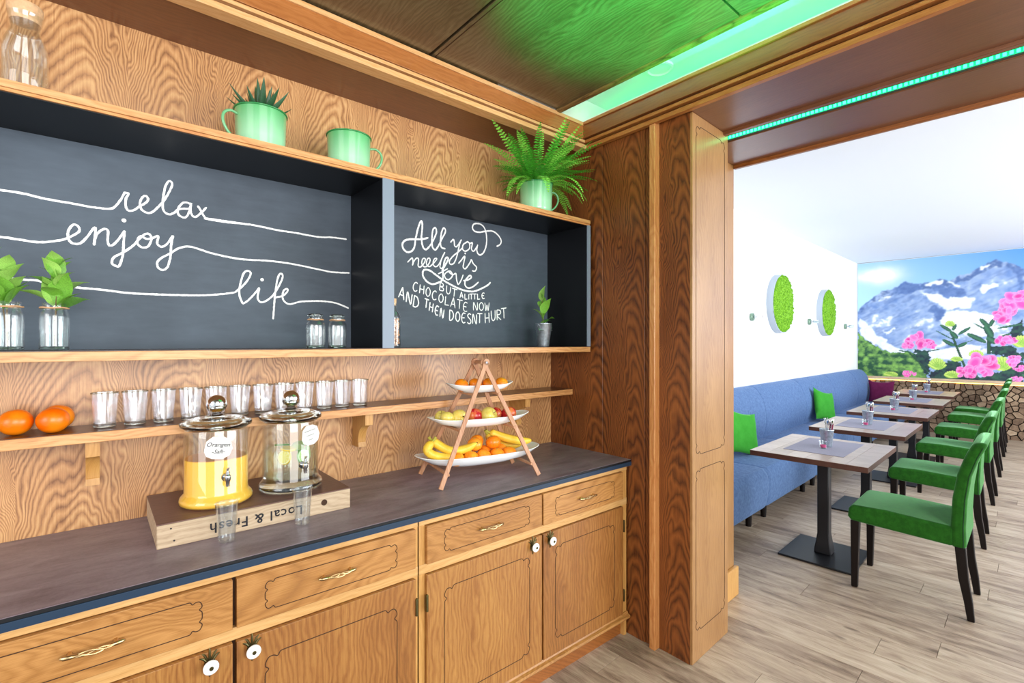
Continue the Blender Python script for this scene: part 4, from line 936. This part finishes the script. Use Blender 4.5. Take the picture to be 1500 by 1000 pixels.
for u, v, z, lb in ((-.130, -.046, 0, 'mandarin beside the banana, front row of the bottom plate'), (-.064, -.048, 0, 'second mandarin of the front row on the bottom plate'), (.000, -.046, .0, 'third mandarin of the front row on the bottom plate'),
                 (.064, -.046, 0, 'fourth mandarin of the front row on the bottom plate'), (.128, -.042, 0, 'rightmost front mandarin on the bottom plate, below the banana'),
                 (-.090, .016, .004, 'mandarin of the rear row nearest the left bananas'), (.034, .016, .004, 'mandarin in the middle of the rear row on the bottom plate'), (.110, .020, .004, 'mandarin at the right of the rear row on the bottom plate'),
                 (-.030, -.012, .050, 'left mandarin of the two on top of the bottom heap'), (.062, -.010, .050, 'right mandarin of the two on top of the bottom heap'), (.000, .040, .050, 'mandarin peeping out behind the top of the bottom heap')):
    mand(u, v, zb+z, lb, 'mandarins on the bottom plate', 1.12)
def apple_mesh(name, m, r):
    return MB().ball((0, 0, 0), r, 32, 22, (1, 1, .94), lambda d, th, a: (1-.34*math.exp(-(th/.32)**2))*(1-.22*math.exp(-((math.pi-th)/.3)**2))*(1+.03*math.cos(5*a)*(th/math.pi)**2)*(1+.05*math.cos(th))).mesh(name, m, 180)
ay, ar = apple_mesh('apple', M['apple_y'], .0365), apple_mesh('apple', M['apple_r'], .0365)
stm = MB().tube([(0, 0, .018), (.001, 0, .028), (.004, .001, .038)], [.0012, .001, .0016], 6).mesh('stalk', M['twig'], 60)
clx = MB().ball((0, 0, -.027), .0035, 8, 6).mesh('calyx', M['groove'], 60)
za = .222+.0025+.008+.0335
for u, v, me, sc, rot, lb in ((-.170, .034, ay, .80, (.3, -.3, 0), 'small yellow apple at the far left of the middle plate, behind'), (-.162, -.016, ay, .82, (.2, .5, 1), 'small yellow apple at the left front of the middle plate'),
                           (-.104, -.014, ay, 1.05, (R(-110), .2, 0), 'large yellow apple left of the front leg on the middle plate'), (-.022, .006, ar, 1.02, (.4, .2, 2), 'red apple just right of the left stand leg'),
                           (.036, -.016, ay, 1.08, (R(60), .1, .4), 'large yellow apple with its stalk showing in the middle of the plate'), (.090, .028, ar, .95, (.3, .5, 3), 'red apple behind the large yellow one'), (.150, .004, ar, .98, (.2, -.3, 4), 'red apple at the right end of the middle plate')):
    t = thing('apple', lb, 'apple', stw(u, v, za+(sc-1)*.030+(.010 if u < -.15 else 0)), 0, 'apples on the middle plate'); t.rotation_euler = rot; t.scale = (sc, sc, sc)
    inst(me, 'fruit', t); inst(stm, 'stalk', t); inst(clx, 'calyx', t)
def banana_obj(pts, r, lb):
    P = catmull([stw(*p) for p in pts], 6); n = len(P); rr = []
    for i in range(n):
        t = i/(n-1); rr.append(r*min(1, .30+ (t*7 if t < .1 else .7))*(1 if t < .72 else max(.25, 1-((t-.72)/.28)**2*.75)))
    c = P[0]; t = thing('banana', lb, 'banana', c, 0, 'bananas on the bottom plate')
    Q = [(p[0]-c[0], p[1]-c[1], p[2]-c[2]) for p in P]
    MB().tube(Q, rr, 7).build('fruit', M['banana'], t, smooth=60)
    d = (Vector(Q[0])-Vector(Q[2])).normalized()
    MB().tube([Vector(Q[0])-d*.002, Vector(Q[0])+d*.012, Vector(Q[0])+d*.02+Vector((0, 0, .004))], [r*.34, r*.3, r*.36], 7).build('stem', M['banana_tip'], t, smooth=40)
    e = (Vector(Q[-1])-Vector(Q[-3])).normalized()
    MB().tube([Vector(Q[-1])-e*.001, Vector(Q[-1])+e*.004], [r*.26, r*.16], 7).build('tip', M['groove'], t)
banana_obj([(-.226, -.012, .176), (-.252, -.018, .145), (-.226, -.030, .120), (-.170, -.036, .106), (-.112, -.036, .104)], .0195, 'banana lying lowest on the left of the bottom plate')
banana_obj([(-.222, .004, .176), (-.200, -.008, .158), (-.150, -.022, .130), (-.085, -.030, .132), (-.035, -.045, .158)], .0195, 'banana lying on top of the left pair, its tip over the mandarins')
banana_obj([(.070, .045, .180), (.10, .04, .168), (.15, .02, .150), (.21, .0, .135), (.262, -.01, .135)], .0205, 'banana lying on top of the right pair, its stem under the apples')
banana_obj([(.060, .050, .172), (.085, .055, .145), (.135, .058, .118), (.19, .05, .108), (.235, .035, .112)], .0185, 'banana beneath the other one at the right back of the bottom plate')

# ------------------------------------------------------------ jars, vases, bottle and bucket on the display shelf
SZ = 1.4768
def sprig(parent, mb_seed, h0, h1, spread, nl, ll, lm, nstem=1):
    r = random.Random(mb_seed)
    lm_ = leafmesh
    for s in range(nstem):
        ax = r.uniform(-1, 1)*spread*.5; ay_ = r.uniform(-1, 1)*spread*.3
        P = catmull([(0, 0, .01), (ax*.3, ay_*.3, h0), (ax*.7, ay_*.7, (h0+h1)/2), (ax, ay_, h1*.94)], 4)
        MB().tube(P, .0016, 6).build('stem', M['twig'], parent, smooth=60)
        for i in range(nl):
            t = (i+.5)/nl; z = h0+(h1-h0)*(t*.92+r.uniform(-.05, .05)); a = i*2.4+r.uniform(-.8, .8)
            k = ll*(1.15-.45*t)*r.uniform(.6, 1.2)
            o = inst(lm_[i % 2], 'leaf', parent, (ax*(.3+.7*t), ay_*(.3+.7*t), z), (R(r.uniform(-20, 20)), -R(r.uniform(15, 60)+t*18), a), (k, k, k))
def leaf_mesh(m):
    vs = []; fs = []; n = 7
    for i in range(n+1):
        t = i/n; w = .30*math.sin(math.pi*min(1, t*1.02)**.75)*(1-t*.25)+.004; z = .16*math.sin(t*2.6)
        vs += [(t, -w, z+w*.28), (t, 0, z), (t, w, z+w*.28)]
    for i in range(n): fs += [(3*i, 3*i+1, 3*i+4, 3*i+3), (3*i+1, 3*i+2, 3*i+5, 3*i+4)]
    x = bpy.data.meshes.new('leaf'); x.from_pydata(vs, [], fs); x.materials.append(m)
    for p in x.polygons: p.use_smooth = True
    return x
leafmesh = [leaf_mesh(M['leaf']), leaf_mesh(M['leaf2'])]
def jar(t, r, h, neck, lid, tw=True):
    o = [(0, .002), (r*.9, .002), (r, .008), (r, h*.72), (r*.93, h*.80), (neck, h*.85), (neck, h*.95), (neck+.002, h)]
    i = [(neck-.0005, h), (neck-.002, h*.95), (neck-.002, h*.86), (r*.90, h*.79), (r-.0025, h*.71), (r-.0025, .012), (0, .010)]
    MB().lathe(o+i, n=36).build('jar', M['glass'], t, smooth=50)
    MB().lathe([(0, .001), (r*.88, .001), (r*.97, .005), (r*.9, .011), (0, .009)], n=32).build('jar_base', M['thick_glass'], t, smooth=50)
    if tw: MB().tube([((neck+.0025)*math.cos(k*math.pi/12), (neck+.0025)*math.sin(k*math.pi/12), h*.90+.001*math.sin(k)) for k in range(24)], .0022, 6, closed=True).build('twine', M['twine'], t, smooth=60)
    if lid:
        MB().lathe([(0, h*.93), (neck-.003, h*.93), (neck-.002, h), (neck+.003, h+.001), (neck+.003, h+.006), (neck-.004, h+.010), (0, h+.011)], n=32).build('lid', M['thick_glass'] if lid == 'g' else M['cork'], t, smooth=40)
for x, lb, sd in ((-.180, 'glass jar vase of green sprigs cut by the left photo edge', 1), (-.088, 'glass jar vase of green sprigs under the word enjoy, farther from the edge', 5)):
    t = thing('jar_vase', lb, 'vase', (x, 1.88, SZ), 0, 'jar vases with green sprigs')
    jar(t, .033, .132, .0275, None)
    MB().lathe([(0, .011), (.030, .012), (.030, .06), (0, .06)], n=24).build('water', M['glass'], t, smooth=60)
    sprig(t, sd, .10, .240, .07, 9, .088, None, 2)
for x, lb in ((.630, 'lidded clear jar with twine, the one farther from the divider'), (.712, 'lidded clear jar with twine, the one next to the divider')):
    t = thing('storage_jar', lb, 'jar', (x, 1.885, SZ), 0, 'small lidded jars on the display shelf')
    jar(t, .0345, .120, .025, 'g')
t = thing('bottle', 'small clear bottle of pale nuts with a cork, half hidden behind the divider', 'bottle', (.948, 1.885, SZ))
MB().lathe([(0, .001), (.027, .001), (.030, .005), (.030, .128), (.027, .140), (.0145, .156), (.0130, .186), (.0120, .186), (.0125, .156), (.025, .138), (.0275, .127), (.0275, .008), (0, .006)], n=32).build('glass_body', M['glass'], t, smooth=50)
MB().lathe([(0, .176), (.0115, .176), (.0122, .187), (.0128, .205), (0, .206)], n=20).build('cork', M['cork'], t, smooth=40)
nutm = MB().ball((0, 0, 0), .0075, 10, 7, (1.2, 1, .8)).mesh('nut', mat('pale_nut', '#d9a887', .6, var=.2), 180)
r = random.Random(8)
for k in range(66):
    a = k*2.4; q = (.0185 if k % 3 else .008); inst(nutm, 'nut', t, (q*math.cos(a), q*math.sin(a), .013+.0016*k), (r.random()*6, r.random()*6, 0))
t = thing('zinc_bucket', 'little zinc bucket holding a green sprig at the right end of the display shelf', 'bucket', (1.835, 1.905, SZ))
MB().lathe([(0, .001), (.029, .001), (.0305, .006), (.0415, .088), (.0425, .090), (.044, .119), (.0455, .121), (.0455, .124), (.043, .124), (.041, .09), (.029, .010), (0, .008)], n=40).build('pail', M['zinc'], t, smooth=40)
for s in (-1, 1): MB().tube([(s*.044, -.004, .116), (s*.054, -.010, .105), (s*.046, -.016, .088), (s*.030, -.034, .086)], .0012, 6).build('handle', M['steel'], t, smooth=60)
MB().lathe([(0, .10), (.0415, .10), (.0415, .102), (0, .103)], n=24).build('soil', M['soil'], t)
sprig(t, 3, .10, .265, .03, 6, .11, None, 1)
sprig(t, 12, .10, .20, .06, 4, .075, None, 1)
# carafes with cork stoppers on the top board
for x, lb in ((-.150, 'clear glass carafe with a big cork stopper above the chalkboard'), (-.262, 'clear glass carafe mostly outside the left photo edge')):
    t = thing('carafe', lb, 'carafe', (x, 1.925, 2.1675), 0, 'glass carafes on the top board')
    o = [(0, .002), (.044, .002), (.048, .008), (.048, .135), (.044, .165), (.034, .190), (.031, .205), (.036, .235), (.038, .242)]
    i = [(.0362, .242), (.034, .234), (.029, .205), (.032, .190), (.042, .163), (.0455, .134), (.0455, .012), (0, .010)]
    MB().lathe(o+i, n=48).build('glass_body', M['glass'], t, smooth=60)
    MB().lathe([(0, .001), (.043, .001), (.0465, .006), (.043, .013), (0, .010)], n=40).build('glass_base', M['thick_glass'], t, smooth=50)
    MB().lathe([(0, .222), (.0325, .222), (.0350, .245), (.0380, .252), (.0380, .266), (.036, .270), (0, .271)], n=40).build('cork_stopper', M['cork'], t, smooth=40)

# ------------------------------------------------------------ enamel mugs and plants
def mug(t, r, h, hang, soil=True):
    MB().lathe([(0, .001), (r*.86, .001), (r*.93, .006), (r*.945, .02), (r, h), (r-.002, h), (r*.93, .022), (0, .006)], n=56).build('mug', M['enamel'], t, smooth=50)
    MB().tube([((r+.001)*math.cos(k*math.pi/28), (r+.001)*math.sin(k*math.pi/28), h) for k in range(56)], .0032, 8, closed=True).build('rim', M['enamel_rim'], t, smooth=60)
    a = hang; c, s = math.cos(a), math.sin(a)
    pts = catmull([(r*.985, h*.80), (r+.022, h*.82), (r+.042, h*.72), (r+.046, h*.55), (r+.034, h*.36), (r+.012, h*.22), (r*.955, h*.14)], 4)
    MB().tube([(q*c, q*s, z) for q, z in pts], .0048, 8, flat=1.0).build('handle', M['enamel_h'], t, smooth=60)
    if soil: MB().lathe([(0, h*.90), (r*.93, h*.90), (r*.93, h*.91), (0, h*.92)], n=30).build('soil', M['soil'], t)
TZ = 2.1675
t = thing('potted_succulent', 'mint enamel mug planted with a spiky dark succulent above the chalkboard', 'plant', (.452, 1.925, TZ), 0)
mug(t, .084, .150, R(195))
def aloe_mesh():
    m = MB(); vs = []; fs = []; n = 9
    for i in range(n+1):
        q = i/n; w = .125*(1-q**1.6)+.003; th = .055*(1-q)+.003; x = q; z = .18*q*q
        vs += [(x, -w, z+w*.45), (x, -w*.5, z-th*.6), (x, 0, z-th), (x, w*.5, z-th*.6), (x, w, z+w*.45), (x, 0, z+th*.3)]
    for i in range(n):
        for k in range(6): fs.append((6*i+k, 6*i+(k+1) % 6, 6*i+6+(k+1) % 6, 6*i+6+k))
    m.add(vs, fs); return m.mesh('leaf', M['aloe'], 60)
am = aloe_mesh(); r = random.Random(4)
for i in range(26):
    k = i/26; el = 82-68*k; a = i*2.4; L = .085+.045*r.random()
    inst(am, 'leaf', t, (.018*math.cos(a)*(.3+k), .018*math.sin(a)*(.3+k), .138), (0, -R(el), a), (L, L, L))
t = thing('enamel_mug', 'empty mint enamel mug with dark green rim between the two plants', 'mug', (.775, 1.925, TZ), 0)
mug(t, .084, .150, R(-12), False)
t = thing('potted_fern', 'mint enamel mug overflowing with a bright green fern near the ceiling corner', 'plant', (1.750, 1.872, TZ), 0)
mug(t, .086, .150, R(-15))
def frond(L, bend, m, seed):
    r = random.Random(seed); P = []
    x = z = 0; ang = R(86)
    n = 24
    for i in range(n+1):
        P.append((x, 0, z)); ang -= R(bend)/n; x += L/n*math.cos(ang); z += L/n*math.sin(ang)
    mb = MB().tube(P, [.0012*(1-.7*i/n) for i in range(n+1)], 4)
    for i in range(4, n+1):
        t = i/n; w = .026*math.sin(math.pi*min(1, .10+.88*t))**.7; p = Vector(P[i]); d = (Vector(P[i])-Vector(P[i-1])).normalized()
        for s in (-1, 1):
            e = p+Vector((0, s*w, 0))+d*w*.35+Vector((0, 0, -w*.22*r.random())); b0 = p-d*.003; b1 = p+d*.003
            mid = (p+e)/2+Vector((0, 0, .002)); mb.add([b0, b1, mid+d*.0045, e, mid-d*.0045], [(0, 1, 2, 3, 4)])
    me = bpy.data.meshes.new('frond'); me.from_pydata(mb.v, [], mb.f); me.materials.append(m); return me
fm = [frond(.33, 35, M['fern'], 1), frond(.31, 50, M['fern2'], 2), frond(.30, 62, M['fern'], 3), frond(.30, 95, M['fern2'], 4), frond(.35, 18, M['fern2'], 5)]
r = random.Random(21)
for i in range(130):
    a = i*2.39996; k = ((i*7) % 16)/16
    me = fm[4] if k < .12 else fm[0] if k < .38 else fm[1] if k < .62 else fm[2] if k < .85 else fm[3]
    ca, sa = math.cos(a), math.sin(a); sc = r.uniform(.75, 1.14)
    if k < .5 and sa > -.35: sc = min(sc, .68)
    if sa > .2: sc *= .6                                   # the wall behind keeps them short
    if ca > .75 and k > .4: sc *= .9
    inst(me, 'frond', t, (.03*ca, .03*sa, .137), (R(r.uniform(-15, 15)), R(k*62+(24 if k < .4 and sa <= -.35 else 0)+r.uniform(-8, 8)), a), (sc, sc, sc))
inst(fm[3], 'frond', t, (.01, -.045, .137), (0, R(30), R(-93)), (.9, 1.1, 1.0))
# ------------------------------------------------------------ dining room: banquette
bench = thing('banquette', 'long blue upholstered bench with high back against the white wall', 'bench', (*BF(0, 0), 0), DLT)
xs = [2.96, 4.32, 5.68, 7.05, 8.40, 9.75, 10.66]
sp_prof = [(2.235, .20), (1.60, .15), (1.535, .135), (1.515, .16), (1.50, .24), (1.492, .32), (1.50, .40), (1.53, .445), (1.60, .462), (2.10, .455), (2.235, .45)]
bp_prof = [(2.232, .30), (2.05, .30), (2.03, .456), (2.005, .55), (1.995, .66), (2.005, .78), (2.04, .89), (2.085, .965), (2.125, 1.0), (2.165, 1.015), (2.205, 1.01), (2.228, .99)]
def section(prof, x0, x1, name):
    # ends of each upholstered section are drawn in a little at the seams
    vs = []; fs = []; n = len(prof); cy = sum(p[0] for p in prof)/n; cz = sum(p[1] for p in prof)/n
    st_ = [(x0, .955), (x0+.012, .985), (x0+.045, 1.0), (x1-.045, 1.0), (x1-.012, .985), (x1, .955)]
    for x, k in st_:
        for y, z in prof: vs.append((x, cy+(y-cy)*k if y < 2.2 else y, cz+(z-cz)*k))
    m = len(st_)
    for i in range(m-1):
        for k in range(n): fs.append((i*n+k, i*n+(k+1) % n, (i+1)*n+(k+1) % n, (i+1)*n+k))
    fs.append(tuple(range(n))); fs.append(tuple((m-1)*n+k for k in range(n)))
    return MB().add(vs, fs).build(name, M['blue_fabric'], bench, smooth=50)
for a, b_ in zip(xs[:-1], xs[1:]):
    section(catmull(sp_prof, 2), a+.001, b_-.001, 'seat'); section(catmull(bp_prof, 2), a+.001, b_-.001, 'backrest')
lx = []
for a, b_ in zip(xs[:-1], xs[1:]): lx += [a+.16, b_-.16] if b_-a > 1 else [a+.16, b_-.16]
for x in lx:
    for y in (1.60, 2.12): MB().tube([(x, y, 0), (x, y, .20)], [.022, .030], 16).build('leg', M['dark_leg'], bench, smooth=50)

def cushion(name, label, x, y, z, size, rx, rz, m, roll=0):
    n = 14; vs = []; fs = []
    for s in (1, -1):
        for i in range(n+1):
            for j in range(n+1):
                u = -1+2*i/n; v = -1+2*j/n
                e = 1-.10*(1-abs(u)**2)*(abs(v)**6); f = 1-.10*(1-abs(v)**2)*(abs(u)**6)
                t = .20*((1-u**4)*(1-v**4))**.55+.012*math.sin(5*u+3*v)*(1-u*u)*(1-v*v)
                vs.append((u*f*.5*size, s*t*.5*size, v*e*.5*size+.5*size-(.03*size*(1-u*u) if v > .8 else 0)))
    N = (n+1)**2
    for s in (0, 1):
        for i in range(n):
            for j in range(n):
                q = s*N+i*(n+1)+j; fs.append((q, q+1, q+n+2, q+n+1))
    o = MB().add(vs, fs).build(name, m, None, smooth=80); o.location = (*BF(x, y), z); o.rotation_euler = Matrix.Rotation(rz+DLT, 3, 'Z').to_4x4().to_euler()
    o.rotation_euler = (Matrix.Rotation(rz+DLT, 3, 'Z') @ Matrix.Rotation(rx, 3, 'X') @ Matrix.Rotation(roll, 3, 'Y')).to_euler(); return tag(o, label, 'cushion')
cushion('cushion', 'green cushion on the bench beside the nearest table, partly hidden by the wooden pier', 4.62, 1.82, .468, .42, R(-16), R(-14), M['green_cushion'], R(14))['group'] = 'green bench cushions'
cushion('cushion', 'green cushion leaning on the bench back, farther away than the other green one', 7.38, 1.86, .468, .42, R(-14), R(-14), M['green_cushion'], R(14))['group'] = 'green bench cushions'
cushion('cushion', 'plum purple cushion at the far end of the blue bench', 10.42, 1.80, .468, .37, R(-8), R(-78), M['purple_cushion'])

# ------------------------------------------------------------ tables, placemats, buckets, candles
order = ['nearest', 'second nearest', 'middle', 'second farthest', 'farthest']
TX, TD = .88, .68
def make_table():
    t = thing('dining_table', '', 'table', (0, 0, 0), 0, 'pedestal tables along the bench')
    top = MB().box(-TX/2, TX/2, -TD/2, TD/2, .715, .7485).build('tabletop', M['table_edge'], t, bevel=.002)
    bw = TD/6
    for k in range(6): MB().box(-TX/2+.001, TX/2-.001, -TD/2+k*bw+.0006, -TD/2+(k+1)*bw-.0006, .7486, .7505).build('board', M['table_top'], top)
    c = MB(); w = .036
    prof = [(.014, .052), (.05, .050), (.10, .042), (.15, w), (.69, w)]
    vs = []
    for z, h in prof: vs += [(-h, -h, z), (h, -h, z), (h, h, z), (-h, h, z)]
    fs = [(0, 1, 2, 3), (16, 17, 18, 19)]+[(4*i+k, 4*i+(k+1) % 4, 4*i+4+(k+1) % 4, 4*i+4+k) for i in range(4) for k in range(4)]
    c.add(vs, fs).build('column', M['black_iron'], t, bevel=.006)
    MB().box(-.17, .17, -.17, .17, .69, .7145).build('top_plate', M['black_iron'], t)
    MB().box(-.25, .25, -.225, .225, .001, .014).build('base_plate', M['black_iron'], t, bevel=.003)
    return t
tp = make_table()
bkt = MB().lathe([(0, .001), (.031, .001), (.0325, .005), (.044, .118), (.046, .120), (.0455, .124), (.0425, .122), (.030, .010), (0, .008)], n=28).mesh('pail', M['zinc'], 40)
ear = MB().tube([(.045, 0, .112), (.052, 0, .104), (.045, 0, .094)], .0014, 5).tube([(-.045, 0, .112), (-.052, 0, .104), (-.045, 0, .094)], .0014, 5).mesh('handle_ears', M['steel'], 60)
hold = fluted_glass('tealight_glass', .021, .027, .052, .0022, 24, 0, M['glass'])
cand = MB().lathe([(0, .007), (.0185, .007), (.0185, .024), (0, .025)], n=20).mesh('wax', M['candle'], 40)
wick = MB().tube([(0, 0, .024), (0, 0, .031)], .0008, 5).mesh('wick', M['ink'], 60)
mat_m = MB().box(-.29, .29, -.18, .18, 0, .0022).mesh('placemat', M['placemat'])
forkh = MB().tube([(0, 0, 0), (0, 0, .12), (0, .004, .15)], [.003, .002, .002], 6)
for q in (-.006, -.002, .002, .006): forkh.tube([(q*.6, .004, .150), (q, .006, .165), (q, .004, .195)], [.0012, .001, .0006], 4)
forkm = forkh.mesh('fork', M['cutlery'], 60)
spoonm = MB().tube([(0, 0, 0), (0, 0, .15)], [.003, .002], 6).ball((0, .003, .172), .013, 12, 8, (1, .35, 1.7)).mesh('spoon', M['cutlery'], 60)
napm = MB().tube([(0, 0, .0), (0, 0, .17)], [.010, .012], 10).mesh('napkin', M['red_napkin'], 50)
place = ['leaning left at the back', 'at the back right', 'leaning farthest left', 'at the front right', 'standing in front']
for i in range(5):
    cx = 4.0+1.375*i; cy = 1.02+.02*i
    t = tp if i == 0 else copy_tree(tp); t.location = (*BF(cx, cy), 0); t.rotation_euler = (0, 0, DLT)
    t['label'] = f'{order[i]} wood topped table with a black pedestal, along the blue bench'
    o = inst(mat_m, 'placemat', None, (*BF(cx+.05, cy+.01), .7507), (0, 0, DLT)); tag(o, f'grey rectangular placemat on the {order[i]} table', 'placemat', 'grey placemats on the tables')
    Bx, By = cx+.06, cy+.0
    b_ = thing('cutlery_bucket', f'small zinc bucket of cutlery on the {order[i]} table', 'bucket', (*BF(Bx, By), .7531), DLT, 'zinc buckets on the tables')
    inst(bkt, 'pail', b_); inst(ear, 'handle_ears', b_)
    h = thing('tealight_holder', f'little glass holding a pink candle on the {order[i]} table', 'candle holder', (*BF(Bx-.085, By+.0), .7531), 0, 'pink tealights on the tables')
    inst(hold, 'glass', h); inst(cand, 'wax', h); inst(wick, 'wick', h)
    for k, (me, nm, dx, dy, tx, ty) in enumerate(((forkm, 'fork', -.012, .010, .10, -.14), (forkm, 'fork', .004, .014, .12, .02), (spoonm, 'spoon', -.016, -.004, -.10, -.16), (forkm, 'fork', .010, -.006, -.06, .10), (spoonm, 'spoon', -.002, -.012, -.14, -.05))):
        o = inst(me, nm, None, (*BF(Bx+dx, By+dy), .764), (tx, ty, k*.6)); tag(o, f'steel {nm} {place[k]} in the bucket on the {order[i]} table', nm, f'cutlery in the bucket on the {order[i]} table')
    o = inst(napm, 'napkin', None, (*BF(Bx+.012, By-.014), .764), (.06, .10, 0)); tag(o, f'rolled burgundy napkin in the bucket on the {order[i]} table', 'napkin', 'rolled napkins in the buckets')

# ------------------------------------------------------------ chairs
def make_chair():
    t = thing('dining_chair', '', 'chair', (0, 0, 0), 0, 'green chairs facing the bench')
    # local: x along the row, +y towards the table
    def loft(secs, name, m, bev):
        vs = []; fs = []; n = len(secs[0])
        for s in secs: vs += s
        for i in range(len(secs)-1):
            for k in range(n): fs.append((i*n+k, i*n+(k+1) % n, (i+1)*n+(k+1) % n, (i+1)*n+k))
        fs.append(tuple(range(n))[::-1]); fs.append(tuple((len(secs)-1)*n+k for k in range(n)))
        return MB().add(vs, fs).build(name, m, t, bevel=bev, seg=3)
    hw = .235
    MB().prism([(.30, .385), (.775, .405), (.79, .43), (.785, .485), (.76, .503), (.60, .508), (.30, .492)], -hw, hw, 'x').build('seat', M['green_velvet'], t, bevel=.018, seg=4)
    secs = []
    for z, yb, yf in ((.380, .248, .314), (.50, .252, .316), (.65, .245, .307), (.78, .228, .288), (.88, .198, .258), (.94, .172, .232), (.966, .160, .218)):
        secs.append([(-hw, yb, z), (hw, yb, z), (hw, yf, z), (-hw, yf, z)])
    loft(secs, 'backrest', M['green_velvet'], .022)
    for s in (-1, 1):
        f = MB(); x = s*(hw-.028)
        def ring(z, y, h): return [(x-h, y-h, z), (x+h, y-h, z), (x+h, y+h, z), (x-h, y+h, z)]
        for nm, L in (('leg', [(.0, .757, .016), (.41, .752, .023)]), ('leg', [(.0, .232, .015), (.10, .243, .018), (.22, .262, .021), (.39, .275, .023)])):
            vs = []; 
            for z, y, h in L: vs += ring(z, y, h)
            n = len(L); fs = [(0, 1, 2, 3), tuple(range(4*n-4, 4*n))]+[(4*i+k, 4*i+(k+1) % 4, 4*i+4+(k+1) % 4, 4*i+4+k) for i in range(n-1) for k in range(4)]
            MB().add(vs, fs).build(nm, M['dark_leg'], t, bevel=.004)
    # welt seam along the rear edge of the back
    for s in (-1, 1):
        MB().tube([(s*(hw+.0005), y+.010, z) for y, z in ((.250, .39), (.252, .50), (.245, .65), (.228, .78), (.198, .88), (.174, .94))], .0022, 5).build('seam', mat('dark_green_seam', '#123d18', .9), t, smooth=60)
    return t
ch = make_chair()
cx_ = [3.815, 5.15, 6.52, 7.90, 9.30, 10.20]; cy_ = [.0, .02, .025, .03, .04, .05]
lab = ['green velvet chair nearest the viewer, fully visible with its dark legs', 'second green velvet chair from the viewer in the row', 'third green velvet chair from the viewer in the row', 'fourth green velvet chair from the viewer in the row', 'fifth green velvet chair, next to last before the firewood', 'last green velvet chair, right before the firewood, lit yellow']
for i in range(6):
    t = ch if i == 0 else copy_tree(ch); t.location = (*BF(cx_[i], cy_[i]), 0.001); t.rotation_euler = (0, 0, DLT+R((0, .6, -.5, .4, 0, 0)[i])); t['label'] = lab[i]

# ------------------------------------------------------------ wall decoration
for i, (x, z, rr_, lb) in enumerate(((6.72, 1.982, .368, 'larger looking round moss picture in a white ring, nearer the pier'), (8.71, 1.952, .356, 'round moss picture in a white ring, nearer the mural'))):
    t = thing('moss_picture', lb, 'wall decoration', (*BF(x, 2.236), z), DLT, 'round moss pictures on the white wall')
    rot = Matrix.Rotation(R(90), 4, 'X')
    MB().lathe([(rr_-.012, .0), (rr_, .0), (rr_, .076), (rr_-.012, .076)], n=64, closed=True).xf(rot).build('ring', M['ring_white'], t, smooth=40)
    m = MB().lathe([(0, .092), (rr_*.5, .094), (rr_*.85, .090), (rr_-.013, .078), (rr_-.013, .02), (0, .02)], n=64)
    rq = random.Random(i)
    m.xf(rot).build('moss', M['moss'], t, smooth=60)
    tf = MB()
    for k in range(900):
        a = rq.random()*6.283; q = rr_*.96*math.sqrt(rq.random()); h = .093+.010*rq.random()*(1-(q/rr_)**4)
        s_ = .010+.014*rq.random(); cx, cz = q*math.cos(a), q*math.sin(a)
        tf.add([(cx-s_, -h+.012, cz-s_*.6), (cx+s_, -h+.012, cz-s_*.5), (cx, -h+.012, cz+s_), (cx, -h-.003, cz)], [(0, 1, 3), (1, 2, 3), (2, 0, 3)])
    tag(tf.build('moss_tufts', M['moss'], t), kind='stuff')
for x, z, lb in ((5.88, 1.79, 'little green and chrome wall light nearest the wooden pier'), (7.98, 1.795, 'little green and chrome wall light between the moss pictures'), (9.95, 1.77, 'little green and chrome wall light nearest the mural')):
    t = thing('wall_light', lb, 'wall light', (*BF(x, 2.236), z), DLT, 'small wall lights on the white wall')
    rot = Matrix.Rotation(R(90), 4, 'X')
    MB().lathe([(0, 0), (.040, 0), (.046, .006), (.046, .026), (.040, .032), (0, .032)], n=28).xf(rot).build('rosette', mat('sage_green_metal', '#7f9c86', .35, .4), t, smooth=40)
    MB().tube([(0, -.03, 0), (0, -.06, 0)], .010, 12).build('stem', M['steel'], t, smooth=50)
    MB().tube([(.0, -.058, 0), (0, -.075, .0), (0, -.13, 0)], [.014, .019, .019], 16).build('glass_shade', M['thick_glass'], t, smooth=50)
    for s in (-1, 1): MB().tube([(0, -.055, s*.010), (0, -.075, s*.021), (0, -.132, s*.021)], .0018, 6).build('clip_wire', M['steel'], t, smooth=60)
